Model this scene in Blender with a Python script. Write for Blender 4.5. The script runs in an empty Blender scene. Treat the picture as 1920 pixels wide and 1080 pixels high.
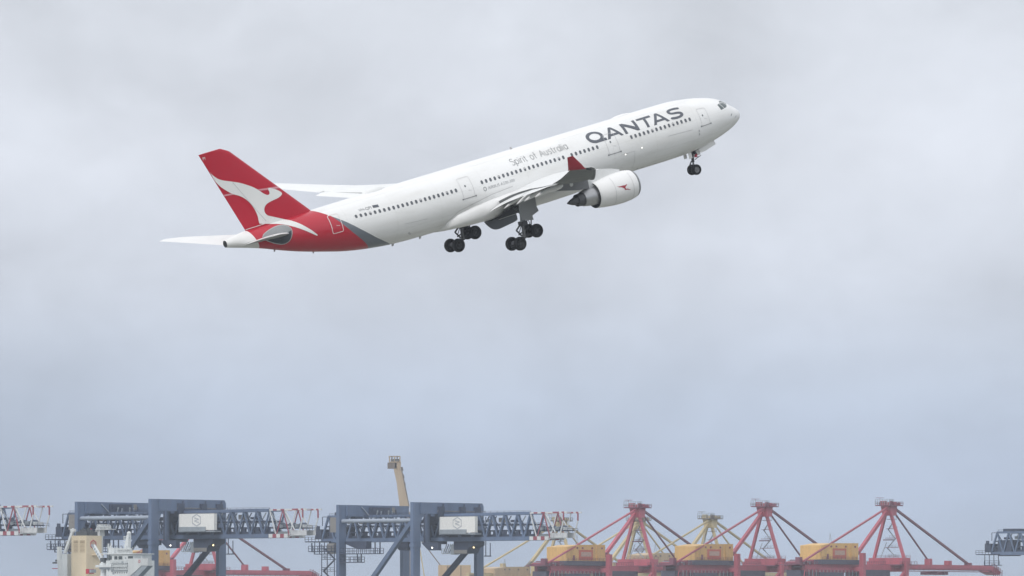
import bpy, bmesh, math, random
from mathutils import Vector, Matrix, geometry
random.seed(7)
C = bpy.context.scene.collection
R = math.radians
SC = bpy.context.scene

# ------------------------------------------------------------------ camera
FPX = 15000.0                       # focal length in pixels of a 1920 px wide frame
CAM_Z = 6.0
PITCH = math.atan(667.0 / FPX)      # the horizon lies below the frame
cam = bpy.data.cameras.new('camera'); cam_o = bpy.data.objects.new('camera', cam); C.objects.link(cam_o)
cam.sensor_width = 36.0; cam.lens = FPX / 1920.0 * 36.0
cam.clip_start = 1.0; cam.clip_end = 60000.0
cam_o.location = (0, 0, CAM_Z); cam_o.rotation_euler = (math.pi / 2 + PITCH, 0, 0)
SC.camera = cam_o
CP, SP = math.cos(PITCH), math.sin(PITCH)
def at(px, py, Y):
    """world point at distance Y (metres along the ground) seen in direction px, py"""
    a, b = (px - 960) / FPX, (py - 540) / FPX
    d = Vector((a, CP + b * SP, SP - b * CP))
    return Vector((0, 0, CAM_Z)) + d * (Y / d.y)

# ------------------------------------------------------------------ light, sky, exposure
SUN_ELEV, SUN_DIR = R(38), Vector((-0.45, -0.80, 0))      # bright patch of cloud behind the camera, to the left
SUN_DIR.normalize()
sv = Vector((SUN_DIR.x * math.cos(SUN_ELEV), SUN_DIR.y * math.cos(SUN_ELEV), math.sin(SUN_ELEV)))
sun = bpy.data.lights.new('sun', 'SUN'); sun.energy = 1.4; sun.angle = R(12); sun.color = (1.0, 0.97, 0.93)
sun_o = bpy.data.objects.new('sun', sun); C.objects.link(sun_o)
sun_o.rotation_euler = sv.to_track_quat('Z', 'Y').to_euler()
SC.view_settings.view_transform = 'Standard'; SC.view_settings.look = 'None'
SC.view_settings.exposure = 0.0; SC.view_settings.gamma = 1.0
SC.view_settings.use_curve_mapping = False

world = bpy.data.worlds.new('World'); SC.world = world; world.use_nodes = True
nt = world.node_tree; N = nt.nodes; N.clear()
def nd(tree, typ, **kw):
    n = tree.nodes.new(typ)
    for k, v in kw.items(): setattr(n, k, v)
    return n
def ramp(tree, stops, interp='LINEAR'):
    n = tree.nodes.new('ShaderNodeValToRGB'); cr = n.color_ramp; cr.interpolation = interp
    while len(cr.elements) > 1: cr.elements.remove(cr.elements[-1])
    for i, (p, c) in enumerate(stops):
        e = cr.elements[0] if i == 0 else cr.elements.new(p)
        e.position = p; e.color = (*c, 1) if len(c) == 3 else c
    return n
out = nd(nt, 'ShaderNodeOutputWorld'); bg = nd(nt, 'ShaderNodeBackground'); bg.inputs['Strength'].default_value = 0.1
sky = nd(nt, 'ShaderNodeTexSky', sky_type='NISHITA', sun_disc=False, sun_elevation=SUN_ELEV)
sky.sun_rotation = math.atan2(sv.x, sv.y); sky.air_density = 1.0; sky.dust_density = 2.0
tc = nd(nt, 'ShaderNodeTexCoord'); sep = nd(nt, 'ShaderNodeSeparateXYZ')
nt.links.new(tc.outputs['Generated'], sep.inputs[0])
# cloud deck: grey near the horizon, thinner and brighter higher up
SKY_STOPS = [(0.000, (.43, .515, .665)), (.020, (.46, .54, .695)), (.030, (.525, .60, .735)), (.045, (.655, .70, .795)),
             (.060, (.72, .755, .835)), (.078, (.735, .77, .845)), (.15, (.79, .83, .89)), (.45, (1.02, 1.05, 1.09)), (1.0, (1.10, 1.12, 1.16))]
el = ramp(nt, SKY_STOPS)
nt.links.new(sep.outputs['Z'], el.inputs['Fac'])
mp = nd(nt, 'ShaderNodeMapping'); mp.inputs['Scale'].default_value = (1.0, 1.0, 1.45)
nt.links.new(tc.outputs['Generated'], mp.inputs['Vector'])
n1 = nd(nt, 'ShaderNodeTexNoise'); n1.inputs['Scale'].default_value = 17.0; n1.inputs['Detail'].default_value = 6.0; n1.inputs['Roughness'].default_value = .52; n1.inputs['Distortion'].default_value = .35
nt.links.new(mp.outputs[0], n1.inputs['Vector'])
n2 = nd(nt, 'ShaderNodeTexNoise'); n2.inputs['Scale'].default_value = 75.0; n2.inputs['Detail'].default_value = 5.0; n2.inputs['Roughness'].default_value = .55; n2.inputs['Distortion'].default_value = .8
nt.links.new(mp.outputs[0], n2.inputs['Vector'])
def math_n(tree, op, a, b=None, clamp=False):
    m = tree.nodes.new('ShaderNodeMath'); m.operation = op; m.use_clamp = clamp
    for i, v in enumerate((a, b)):
        if v is None: continue
        if isinstance(v, (int, float)): m.inputs[i].default_value = v
        else: tree.links.new(v, m.inputs[i])
    return m.outputs[0]
c1 = math_n(nt, 'MULTIPLY', math_n(nt, 'SUBTRACT', n1.outputs['Fac'], .5), .82)
c2 = math_n(nt, 'MULTIPLY', math_n(nt, 'SUBTRACT', n2.outputs['Fac'], .5), .17)
cl = math_n(nt, 'ADD', math_n(nt, 'ADD', c1, c2), 1.0)
vm = nd(nt, 'ShaderNodeVectorMath', operation='SCALE'); nt.links.new(el.outputs['Color'], vm.inputs[0])
nt.links.new(math_n(nt, 'MULTIPLY', cl, 10.0), vm.inputs['Scale'])
mx = nd(nt, 'ShaderNodeMix', data_type='RGBA'); mx.inputs['Factor'].default_value = .94
nt.links.new(sky.outputs[0], mx.inputs['A']); nt.links.new(vm.outputs[0], mx.inputs['B'])
nt.links.new(mx.outputs['Result'], bg.inputs['Color']); nt.links.new(bg.outputs[0], out.inputs['Surface'])

# ------------------------------------------------------------------ materials
def mat(name, col, rough=.5, metal=0.0, var=0.0, scale=.6, coat=0.0, emit=None, streak=False, spec=.5, rust=0.0):
    m = bpy.data.materials.new(name); m.use_nodes = True; t = m.node_tree; p = t.nodes['Principled BSDF']
    p.inputs['Base Color'].default_value = (*col, 1); p.inputs['Roughness'].default_value = rough; p.inputs['Metallic'].default_value = metal
    p.inputs['Coat Weight'].default_value = coat; p.inputs['Specular IOR Level'].default_value = spec
    if emit: p.inputs['Emission Color'].default_value = (*emit[0], 1); p.inputs['Emission Strength'].default_value = emit[1]
    if var:
        c = nd(t, 'ShaderNodeTexCoord'); n = nd(t, 'ShaderNodeTexNoise'); n.inputs['Scale'].default_value = scale; n.inputs['Detail'].default_value = 6; n.inputs['Roughness'].default_value = .65
        src = c.outputs['Object']
        if streak:
            k = nd(t, 'ShaderNodeMapping'); k.inputs['Scale'].default_value = (1.6, 1.6, .18); t.links.new(src, k.inputs[0]); src = k.outputs[0]
        t.links.new(src, n.inputs['Vector'])
        r = ramp(t, [(.28, tuple(x * (1 - var) for x in col)), (.55, col), (.75, tuple(min(1, x * (1 + var * .6)) for x in col))])
        t.links.new(n.outputs['Fac'], r.inputs['Fac']); res = r.outputs['Color']
        if rust:
            n3 = nd(t, 'ShaderNodeTexNoise'); n3.inputs['Scale'].default_value = scale * 3.5; n3.inputs['Detail'].default_value = 7; n3.inputs['Roughness'].default_value = .7; t.links.new(src, n3.inputs['Vector'])
            rr_ = ramp(t, [(.52, (0, 0, 0)), (.72, (rust,) * 3)]); t.links.new(n3.outputs['Fac'], rr_.inputs['Fac'])
            k2 = nd(t, 'ShaderNodeMix', data_type='RGBA'); t.links.new(rr_.outputs['Color'], k2.inputs['Factor']); t.links.new(res, k2.inputs['A']); k2.inputs['B'].default_value = (.17, .115, .085, 1); res = k2.outputs['Result']
            oi = nd(t, 'ShaderNodeObjectInfo'); hs = nd(t, 'ShaderNodeHueSaturation'); t.links.new(res, hs.inputs['Color'])
            mr = nd(t, 'ShaderNodeMapRange'); mr.inputs['To Min'].default_value = .86; mr.inputs['To Max'].default_value = 1.14; t.links.new(oi.outputs['Random'], mr.inputs['Value']); t.links.new(mr.outputs[0], hs.inputs['Value']); res = hs.outputs['Color']
        t.links.new(res, p.inputs['Base Color'])
    return m
WHITE = (.80, .80, .80); RED = (.42, .013, .032); GREY = (.095, .105, .125)
M = dict(
    white=mat('white_paint', WHITE, .32, var=.05, scale=.5, coat=.2),
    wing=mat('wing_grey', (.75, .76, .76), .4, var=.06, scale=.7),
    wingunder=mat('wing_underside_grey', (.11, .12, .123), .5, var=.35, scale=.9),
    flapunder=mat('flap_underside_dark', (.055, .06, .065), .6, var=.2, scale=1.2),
    pylon=mat('pylon_shaded_grey', (.20, .205, .215), .5, var=.12, scale=1.0),  # grey darkened to paint in the shaded side of the pylon
    under=mat('panel_grey', (.42, .43, .43), .45, var=.10, scale=.8),
    winglet=mat('winglet_red', (.34, .012, .028), .35, var=.04),
    red=mat('tail_red', (.45, .010, .030), .5, var=.04, scale=.3, spec=.25),
    stripe=mat('fin_stripe_pink', (.60, .27, .31), .5),
    tailwhite=mat('emblem_white', (.74, .75, .74), .35, var=.04),
    letter=mat('lettering_grey', GREY, .5), lightletter=mat('lettering_light', (.20, .21, .22), .5), line=mat('panel_line', (.46, .46, .47), .6),
    paleline=mat('door_line_white', (.72, .66, .66), .5),
    glass=mat('window_glass', (.10, .11, .125), .25), cockpit=mat('cockpit_glass', (.10, .125, .13), .12),
    metal=mat('bare_metal', (.50, .50, .51), .35, .7, var=.12, scale=1.2), lip=mat('inlet_lip', (.20, .205, .215), .4, .3),
    darkmetal=mat('exhaust_metal', (.10, .10, .105), .45, .5, var=.2, scale=2.0), black=mat('duct_black', (.022, .023, .026), .7),
    tyre=mat('tyre_rubber', (.007, .007, .009), .7, var=.2, scale=3, spec=.3), rim=mat('wheel_rim', (.22, .22, .23), .4, .6), darkrim=mat('dusty_rim', (.028, .029, .032), .6),
    strut=mat('gear_strut', (.22, .23, .25), .45, .3, var=.2, scale=3), darkstrut=mat('gear_dark', (.05, .052, .06), .6), door=mat('gear_door_grey', (.27, .28, .29), .5, var=.06), bay=mat('gear_bay', (.03, .032, .04), .8),
    bellydoor=mat('belly_door', (.15, .16, .18), .5, var=.12), slotshade=mat('slot_shade', (.055, .062, .075), .7, var=.2), redflag=mat('gear_red', (.45, .02, .05), .6),
    lampglow=mat('lamp_glow', (1, 1, .95), .4, emit=((1, .96, .88), 1.8)),
    blue=mat('crane_blue', (.112, .160, .262), .55, var=.2, scale=.25, streak=True, rust=.22), darkblue=mat('crane_dark', (.044, .060, .105), .6, var=.3, scale=.4),
    paleblue=mat('crane_pale_tube', (.33, .38, .46), .45, var=.12, scale=.4),
    cwhite=mat('crane_white', (.80, .80, .78), .45, var=.05, scale=.3), csign=mat('sign_mark', (.46, .48, .51), .6), cgrey=mat('crane_grey', (.30, .34, .38), .5, var=.15),
    tipred=mat('tip_red', (.31, .08, .11), .5, var=.1), tipwhite=mat('tip_white', (.62, .64, .66), .5, var=.06), tan=mat('stair_tan', (.24, .23, .22), .6, var=.15),
    cred=mat('crane_red', (.44, .095, .135), .55, var=.25, scale=.2, streak=True, rust=.4), cdarkred=mat('crane_dark_red', (.20, .06, .095), .6, var=.25), cables=mat('cable_dark', (.19, .075, .105), .6),
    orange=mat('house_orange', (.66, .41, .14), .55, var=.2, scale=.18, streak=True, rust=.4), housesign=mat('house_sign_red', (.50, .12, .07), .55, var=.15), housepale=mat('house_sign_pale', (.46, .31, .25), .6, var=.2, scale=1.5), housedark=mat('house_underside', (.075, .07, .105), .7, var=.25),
    yellow=mat('crane_yellow', (.54, .44, .25), .55, var=.2, scale=.2, streak=True, rust=.3), yhouse=mat('house_tan', (.50, .37, .23), .55, var=.2, scale=.2, streak=True, rust=.3), tanboom=mat('tan_boom', (.47, .37, .26), .55, var=.2, scale=.2, streak=True, rust=.3), tandark=mat('tan_boom_dark', (.16, .13, .11), .6, var=.2),
    funnel=mat('funnel_cream', (.66, .56, .40), .5, var=.10, scale=.35, streak=True), swhite=mat('ship_white', (.64, .67, .68), .5, var=.16, scale=.5, streak=True, rust=.25), louvre=mat('louvre_brown', (.34, .25, .15), .6, var=.2, scale=2),
    sglass=mat('bridge_glass', (.055, .07, .075), .2), emblem=mat('emblem_red', (.42, .06, .08), .5), emblemc=mat('emblem_tan', (.50, .36, .26), .5), sdark=mat('deck_dark', (.07, .08, .09), .6), hull=mat('hull_green', (.05, .09, .11), .5, var=.1),
    yellowlamp=mat('lamp_yellow', (1, .85, .5), .4, emit=((1, .82, .45), 2.0)),
)

# ------------------------------------------------------------------ mesh helpers
FLIP = [False]
class MB:
    def __init__(s): s.v = []; s.f = []; s.m = []
    def add(s, vs, fs, mi=0):
        o = len(s.v); s.v += [tuple(v) for v in vs]; s.f += [tuple(i + o for i in f) for f in fs]; s.m += [mi] * len(fs); return s
    def box(s, x0, x1, y0, y1, z0, z1, mi=0):
        vs = [(x, y, z) for x in (x0, x1) for y in (y0, y1) for z in (z0, z1)]
        return s.add(vs, [(0, 1, 3, 2), (4, 6, 7, 5), (0, 4, 5, 1), (2, 3, 7, 6), (0, 2, 6, 4), (1, 5, 7, 3)], mi)
    def bar(s, a, b, w, h=None, mi=0, up=(0, 0, 1)):
        a, b = Vector(a), Vector(b); h = h or w; d = (b - a).normalized(); u = Vector(up)
        if abs(d.dot(u)) > .98: u = Vector((0, 1, 0))
        r = d.cross(u).normalized() * w / 2; q = r.cross(d).normalized() * h / 2
        vs = [p + i * r + j * q for p in (a, b) for i, j in ((-1, -1), (1, -1), (1, 1), (-1, 1))]
        return s.add(vs, [(3, 2, 1, 0), (4, 5, 6, 7), (0, 1, 5, 4), (1, 2, 6, 5), (2, 3, 7, 6), (3, 0, 4, 7)], mi)
    def tube(s, a, b, r0, r1=None, n=12, mi=0, caps=True):
        a, b = Vector(a), Vector(b); r1 = r0 if r1 is None else r1; d = (b - a).normalized()
        u = Vector((0, 0, 1)) if abs(d.z) < .9 else Vector((0, 1, 0)); r = d.cross(u).normalized(); q = r.cross(d).normalized()
        vs = [p + (r * math.cos(2 * math.pi * k / n) + q * math.sin(2 * math.pi * k / n)) * rr for p, rr in ((a, r0), (b, r1)) for k in range(n)]
        fs = [(k, (k + 1) % n, n + (k + 1) % n, n + k) for k in range(n)]
        if caps: fs += [tuple(reversed(range(n))), tuple(range(n, 2 * n))]
        return s.add(vs, fs, mi)
    def lathe(s, prof, c=(0, 0, 0), axis='x', n=40, mi=0, close=False):
        """prof: (position along the axis, radius)"""
        c = Vector(c); vs = []
        for t, r in prof:
            for k in range(n):
                a = 2 * math.pi * k / n; p, q = r * math.cos(a), r * math.sin(a)
                vs.append(c + (Vector((t, p, q)) if axis == 'x' else Vector((p, t, q)) if axis == 'y' else Vector((p, q, t))))
        m = len(prof); fs = [(i * n + k, i * n + (k + 1) % n, (i + 1) * n + (k + 1) % n, (i + 1) * n + k) for i in range(m - 1) for k in range(n)]
        if close: fs += [tuple(range(n)), tuple(reversed(range((m - 1) * n, m * n)))]
        return s.add(vs, fs, mi)
    def loft(s, rings, mi=0, caps=True, closed=True, two=0, lo=0):
        n = len(rings[0]); vs = [p for r in rings for p in r]; kk = n if closed else n - 1
        fs = [(i * n + k, i * n + (k + 1) % n, (i + 1) * n + (k + 1) % n, (i + 1) * n + k) for i in range(len(rings) - 1) for k in range(kk)]
        if caps: fs += [tuple(reversed(range(n))), tuple(range((len(rings) - 1) * n, len(rings) * n))]
        s.add(vs, fs, mi)
        if two:
            o = len(s.m) - len(fs)
            for i in range(len(rings) - 1):
                for k in range(kk): s.m[o + i * kk + k] = 0 if lo <= k < two else 1
        return s
    def prism(s, poly, off, mi=0):
        """closed outline (3-D points) pushed along off"""
        n = len(poly); off = Vector(off); a = [Vector(p) for p in poly]; vs = a + [p + off for p in a]
        return s.add(vs, [tuple(range(n)), tuple(reversed(range(n, 2 * n)))] + [(k, n + k, n + (k + 1) % n, (k + 1) % n) for k in range(n)], mi)
    def build(s, name, mats, parent=None, smooth=None, fix=True):
        if FLIP[0]: s.v = [(x, -y, z) for x, y, z in s.v]
        me = bpy.data.meshes.new(name); me.from_pydata(s.v, [], s.f)
        for m in (mats if isinstance(mats, (list, tuple)) else [mats]): me.materials.append(m)
        me.polygons.foreach_set('material_index', s.m); me.update()
        if fix:
            b = bmesh.new(); b.from_mesh(me); bmesh.ops.recalc_face_normals(b, faces=b.faces); b.to_mesh(me); b.free()
        if smooth:
            me.shade_smooth(); me.set_sharp_from_angle(angle=R(smooth))
        o = bpy.data.objects.new(name, me); C.objects.link(o)
        if parent: o.parent = parent
        return o
def thing(name, label, cat, loc=(0, 0, 0), rz=0.0, group=None):
    o = bpy.data.objects.new(name, None); C.objects.link(o); o.empty_display_size = 1
    o.location = loc; o.rotation_euler = (0, 0, rz); o['label'] = label; o['category'] = cat
    if group: o['group'] = group
    return o
def copy_tree(o, parent=None):
    c = o.copy(); C.objects.link(c)
    if parent: c.parent = parent
    for ch in list(o.children): copy_tree(ch, c)
    return c
def interp(tab, x):
    if x <= tab[0][0]: return tab[0][1]
    for (a, b), (c, d) in zip(tab, tab[1:]):
        if x <= c: return b + (d - b) * (x - a) / (c - a)
    return tab[-1][1]
def smooth_interp(tab, x):
    """monotone cubic through the table"""
    if x <= tab[0][0]: return tab[0][1]
    if x >= tab[-1][0]: return tab[-1][1]
    i = next(k for k in range(len(tab) - 1) if x <= tab[k + 1][0])
    def sl(k): return (tab[k + 1][1] - tab[k][1]) / (tab[k + 1][0] - tab[k][0])
    def tg(k):
        if k == 0: return sl(0)
        if k == len(tab) - 1: return sl(k - 1)
        a, b = sl(k - 1), sl(k)
        return 0 if a * b <= 0 else 2 * a * b / (a + b)
    h = tab[i + 1][0] - tab[i][0]; t = (x - tab[i][0]) / h; t2, t3 = t * t, t * t * t
    return (2 * t3 - 3 * t2 + 1) * tab[i][1] + (t3 - 2 * t2 + t) * h * tg(i) + (-2 * t3 + 3 * t2) * tab[i + 1][1] + (t3 - t2) * h * tg(i + 1)
def inside(p, loops):
    x, y = p; c = False
    for l in loops:
        for (x0, y0), (x1, y1) in zip(l, l[1:] + l[:1]):
            if (y0 > y) != (y1 > y) and x < x0 + (y - y0) / (y1 - y0) * (x1 - x0): c = not c
    return c
def chaikin(l, k=2):
    for _ in range(k):
        q = []
        for a, b in zip(l, l[1:] + l[:1]):
            q += [(a[0] * .75 + b[0] * .25, a[1] * .75 + b[1] * .25), (a[0] * .25 + b[0] * .75, a[1] * .25 + b[1] * .75)]
        l = q
    return l
def densify(l, step):
    q = []
    for a, b in zip(l, l[1:] + l[:1]):
        n = max(1, int(math.hypot(a[0] - b[0], a[1] - b[1]) / step))
        q += [(a[0] + (b[0] - a[0]) * k / n, a[1] + (b[1] - a[1]) * k / n) for k in range(n)]
    return q
def decal_mesh(mb, loops, fn, mi=0, grid=.3):
    """flat outlines (with holes) triangulated on a fine grid and laid onto a surface by fn(p, q)"""
    loops = [densify(l, grid) for l in loops]; vs = []; es = []
    for l in loops:
        o = len(vs); vs += [Vector(p) for p in l]; es += [(o + k, o + (k + 1) % len(l)) for k in range(len(l))]
    xs = [v.x for v in vs]; ys = [v.y for v in vs]
    nx, ny = int((max(xs) - min(xs)) / grid), int((max(ys) - min(ys)) / grid)
    for i in range(1, nx + 1):
        for j in range(1, ny + 1):
            p = (min(xs) + i * grid, min(ys) + j * grid)
            if inside(p, loops): vs.append(Vector(p))
    r = geometry.delaunay_2d_cdt(vs, es, [], 0, 1e-6)
    pv, fs = r[0], r[2]
    keep = [f for f in fs if inside(tuple(sum((pv[i] for i in f), Vector((0, 0))) / len(f)), loops)]
    used = sorted({i for f in keep for i in f}); mpi = {u: k for k, u in enumerate(used)}
    mb.add([fn(pv[u].x, pv[u].y) for u in used], [tuple(mpi[i] for i in f) for f in keep], mi)
def text_loops(txt, size, thin=0.0, spacing=1.0):
    cu = bpy.data.curves.new('t', 'FONT'); cu.body = txt; cu.size = size; cu.offset = thin; cu.space_character = spacing; cu.resolution_u = 3
    o = bpy.data.objects.new('t', cu); C.objects.link(o); bpy.context.view_layer.update()
    me = bpy.data.meshes.new_from_object(o.evaluated_get(bpy.context.evaluated_depsgraph_get()))
    b = bmesh.new(); b.from_mesh(me); bmesh.ops.remove_doubles(b, verts=b.verts, dist=1e-5)
    nxt = {}
    for e in b.edges:
        if len(e.link_faces) == 1:
            l = e.link_loops[0]; nxt[l.vert.index] = l.link_loop_next.vert.index
    co = {v.index: (v.co.x, v.co.y) for v in b.verts}; loops = []
    while nxt:
        s0 = next(iter(nxt)); l = []; k = s0
        while k in nxt: l.append(co[k]); k = nxt.pop(k)
        if len(l) > 2: loops.append(l)
    b.free(); bpy.data.objects.remove(o); bpy.data.curves.remove(cu); bpy.data.meshes.remove(me)
    w = max(p[0] for l in loops for p in l); return loops, w

# ------------------------------------------------------------------ ground
g = MB(); n = 96
g.add([(0, 0, 0)] + [(11000 * math.cos(2 * math.pi * k / n), 11000 * math.sin(2 * math.pi * k / n), 0) for k in range(n)], [(0, k + 1, (k + 1) % n + 1) for k in range(n)])
gm = bpy.data.materials.new('airfield_grass_and_bay'); gm.use_nodes = True; t = gm.node_tree; p = t.nodes['Principled BSDF']; p.inputs['Roughness'].default_value = .8
tcn = nd(t, 'ShaderNodeTexCoord'); nz = nd(t, 'ShaderNodeTexNoise'); nz.inputs['Scale'].default_value = .02; nz.inputs['Detail'].default_value = 8; t.links.new(tcn.outputs['Object'], nz.inputs['Vector'])
rp = ramp(t, [(.35, (.13, .14, .115)), (.5, (.18, .185, .16)), (.65, (.23, .225, .20))]); t.links.new(nz.outputs['Fac'], rp.inputs['Fac']); t.links.new(rp.outputs['Color'], p.inputs['Base Color'])
gr = g.build('ground', gm); gr['kind'] = 'structure'; gr['label'] = 'flat grassy airfield ground'

# ------------------------------------------------------------------ the airliner (X aft from the nose, Y starboard, Z up)
ROT = ((-0.7956005248076153, 0.5675576426196473, -0.21189178188376084), (0.2501559070095618, -0.010779375835877725, -0.9681455609797591), (-0.551762473455807, -0.823263097290664, -0.1334018197976038))
POS = (22.63628995, -17.89768212, 803.40142139)
CW = Matrix(((1, 0, 0), (0, SP, CP), (0, -CP, SP)))
jet = thing('airliner', 'white twin engine airliner with red tail climbing with its wheels down', 'airplane')
jet.matrix_world = (CW @ Matrix(ROT)).to_4x4()
jet.location = CW @ Vector(POS) + Vector((0, 0, CAM_Z))

TOP = [(0, -.5), (.05, -.17), (.5, .33), (1.32, .9), (2.05, 1.46), (2.96, 1.9), (4.16, 2.24), (5.98, 2.57), (8.46, 2.8), (11, 2.82), (44, 2.82), (52.2, 2.78), (57, 2.74), (60, 2.7), (61.6, 2.53), (62.55, 2.38)]
BOT = [(0, -.5), (.05, -.72), (.2, -.88), (1.31, -1.5), (2.72, -1.95), (4.49, -2.35), (6.63, -2.68), (8.69, -2.79), (11.2, -2.82), (38.8, -2.82), (40.5, -2.81), (42.3, -2.78), (44.3, -2.69), (46.5, -2.47), (48.2, -2.24), (49.8, -1.95), (50.7, -1.74), (54.4, -.79), (56.6, -.1), (58.9, .68), (62.55, 1.68)]
WID = [(0, 0), (.05, .3), (.2, .55), (.5, .85), (1.32, 1.36), (2.72, 1.98), (4.5, 2.43), (6.6, 2.7), (8.7, 2.8), (11, 2.82), (40, 2.82), (44, 2.74), (48, 2.48), (52, 2.05), (56, 1.45), (59, .98), (62.55, .36)]
def section(x):
    tt, b, w = smooth_interp(TOP, x), smooth_interp(BOT, x), smooth_interp(WID, x)
    return (tt + b) / 2, max((tt - b) / 2, .01), max(w, .01)
def fus_y(x, z):
    zc, rz, w = section(x); q = 1 - ((z - zc) / rz) ** 2
    return w * math.sqrt(q) if q > 0 else 0
FIN_T = lambda s: .42 - .24 * s
def fin_y(x, z):
    if z < 2.5: return -1
    s = (z - 2.75) / 8.28; le = 52.2 + s * 8.1; te = 60 + s * 3.32; c = (x - le) / (te - le)
    return FIN_T(s) * 2.6 * math.sqrt(c) * (1 - c) if 0 <= c <= 1 else -1
def side(x, z, off=.02):
    return (x, max(fus_y(x, z), fin_y(x, z), 0) + off, z)
def barrel(x, a, off=.015):
    th = a / 2.82; zc, rz, w = section(x)
    return (x, (w + off) * math.cos(th), zc + (rz + off) * math.sin(th))

xs = [0, .01, .03, .06, .1, .16, .24, .35, .5] + [.5 + .25 * k for k in range(1, 43)] + [11 + k for k in range(1, 28)] + [38 + .5 * k for k in range(1, 48)] + [62, 62.3, 62.55]
xs = sorted(set(round(x, 3) for x in xs)); rings = []; NS = 96
for x in xs:
    zc, rz, w = section(x)
    rings.append([(x, w * math.cos(2 * math.pi * k / NS), zc + rz * math.sin(2 * math.pi * k / NS)) for k in range(NS)])
fb = MB(); fb.loft(rings)
# dark hole of the auxiliary power unit in the tail cone
zc, rz, w = section(62.55); ring0 = [(62.55, w * .97 * math.cos(2 * math.pi * k / 24), zc + rz * .97 * math.sin(2 * math.pi * k / 24)) for k in range(24)]
fb.add([(p[0] + .012, p[1], p[2]) for p in ring0], [tuple(range(24))], 1)

# livery paint: white, then a grey band, red tail, white tail cone; all edges are curves x = f(z) fixed to the aeroplane
lv = bpy.data.materials.new('fuselage_livery'); lv.use_nodes = True; t = lv.node_tree; p = t.nodes['Principled BSDF']; p.inputs['Roughness'].default_value = .30; p.inputs['Coat Weight'].default_value = .25
tco = nd(t, 'ShaderNodeTexCoord'); sx = nd(t, 'ShaderNodeSeparateXYZ'); t.links.new(tco.outputs['Object'], sx.inputs[0])
zn = math_n(t, 'DIVIDE', math_n(t, 'ADD', sx.outputs['Z'], 3.0), 6.0)
def edge(pts):
    r = ramp(t, [((z + 3) / 6, ((x - 40) / 25,) * 3) for x, z in sorted(pts, key=lambda q: q[1])])
    t.links.new(zn, r.inputs['Fac'])
    ex = math_n(t, 'ADD', math_n(t, 'MULTIPLY', r.outputs['Color'], 25.0), 40.0)
    return math_n(t, 'ADD', math_n(t, 'MULTIPLY', math_n(t, 'SUBTRACT', sx.outputs['X'], ex), 25.0), .5, True)
REDE = [(52.35, 2.77), (51.19, 1.91), (50.65, 1.25), (50.04, .48), (49.45, -.2), (48.69, -.93), (47.95, -1.6), (47.16, -2.27), (46.7, -2.6)]
GRYE = [(52.35, 2.77), (51.19, 1.91), (50.55, 1.45), (49.88, .97), (48.66, -.01), (47.8, -.65), (46.87, -1.32), (45.7, -2.0), (44.43, -2.65)]
CONE = [(60.3, 2.95), (59.99, 2.71), (59.74, 2.11), (59.46, 1.51), (59.15, .9), (58.9, .5)]
mk_g, mk_r, mk_c = edge(GRYE), edge(REDE), edge(CONE)
nz = nd(t, 'ShaderNodeTexNoise'); nz.inputs['Scale'].default_value = .5; nz.inputs['Detail'].default_value = 6; mm = nd(t, 'ShaderNodeMapping'); mm.inputs['Scale'].default_value = (.35, 1.6, 1.6)
t.links.new(tco.outputs['Object'], mm.inputs[0]); t.links.new(mm.outputs[0], nz.inputs['Vector'])
wr = ramp(t, [(.3, (.72, .72, .71)), (.5, (.79, .795, .795)), (.7, (.815, .82, .825))]); t.links.new(nz.outputs['Fac'], wr.inputs['Fac'])
def seam(src, pitch, wid):
    fr = math_n(t, 'FRACT', math_n(t, 'DIVIDE', src, pitch)); d = math_n(t, 'ABSOLUTE', math_n(t, 'SUBTRACT', fr, .5))
    return math_n(t, 'LESS_THAN', d, wid / pitch / 2)
sm = math_n(t, 'MAXIMUM', seam(math_n(t, 'ADD', sx.outputs['X'], .9), 5.33, .05), seam(math_n(t, 'ADD', sx.outputs['Z'], .35), 1.9, .035))
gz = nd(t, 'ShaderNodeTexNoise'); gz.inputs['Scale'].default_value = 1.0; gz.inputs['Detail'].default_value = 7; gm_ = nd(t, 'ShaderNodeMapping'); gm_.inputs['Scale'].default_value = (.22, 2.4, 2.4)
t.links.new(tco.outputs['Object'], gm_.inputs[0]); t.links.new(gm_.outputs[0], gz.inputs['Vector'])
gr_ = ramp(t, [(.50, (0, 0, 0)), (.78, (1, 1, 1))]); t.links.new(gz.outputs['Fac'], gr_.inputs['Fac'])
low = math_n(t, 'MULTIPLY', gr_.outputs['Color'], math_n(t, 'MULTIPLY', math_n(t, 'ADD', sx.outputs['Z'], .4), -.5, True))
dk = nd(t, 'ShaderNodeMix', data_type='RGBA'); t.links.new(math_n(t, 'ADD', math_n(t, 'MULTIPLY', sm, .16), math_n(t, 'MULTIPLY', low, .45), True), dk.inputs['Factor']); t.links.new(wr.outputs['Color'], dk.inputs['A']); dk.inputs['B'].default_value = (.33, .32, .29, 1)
cur = dk.outputs['Result']
for mk, col in ((mk_g, (.155, .175, .205)), (mk_r, (.46, .010, .030)), (mk_c, (.76, .76, .75))):
    k = nd(t, 'ShaderNodeMix', data_type='RGBA'); t.links.new(mk, k.inputs['Factor']); t.links.new(cur, k.inputs['A']); k.inputs['B'].default_value = (*col, 1); cur = k.outputs['Result']
t.links.new(cur, p.inputs['Base Color'])
fus = fb.build('fuselage', [lv, M['black']], jet, smooth=40)

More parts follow.
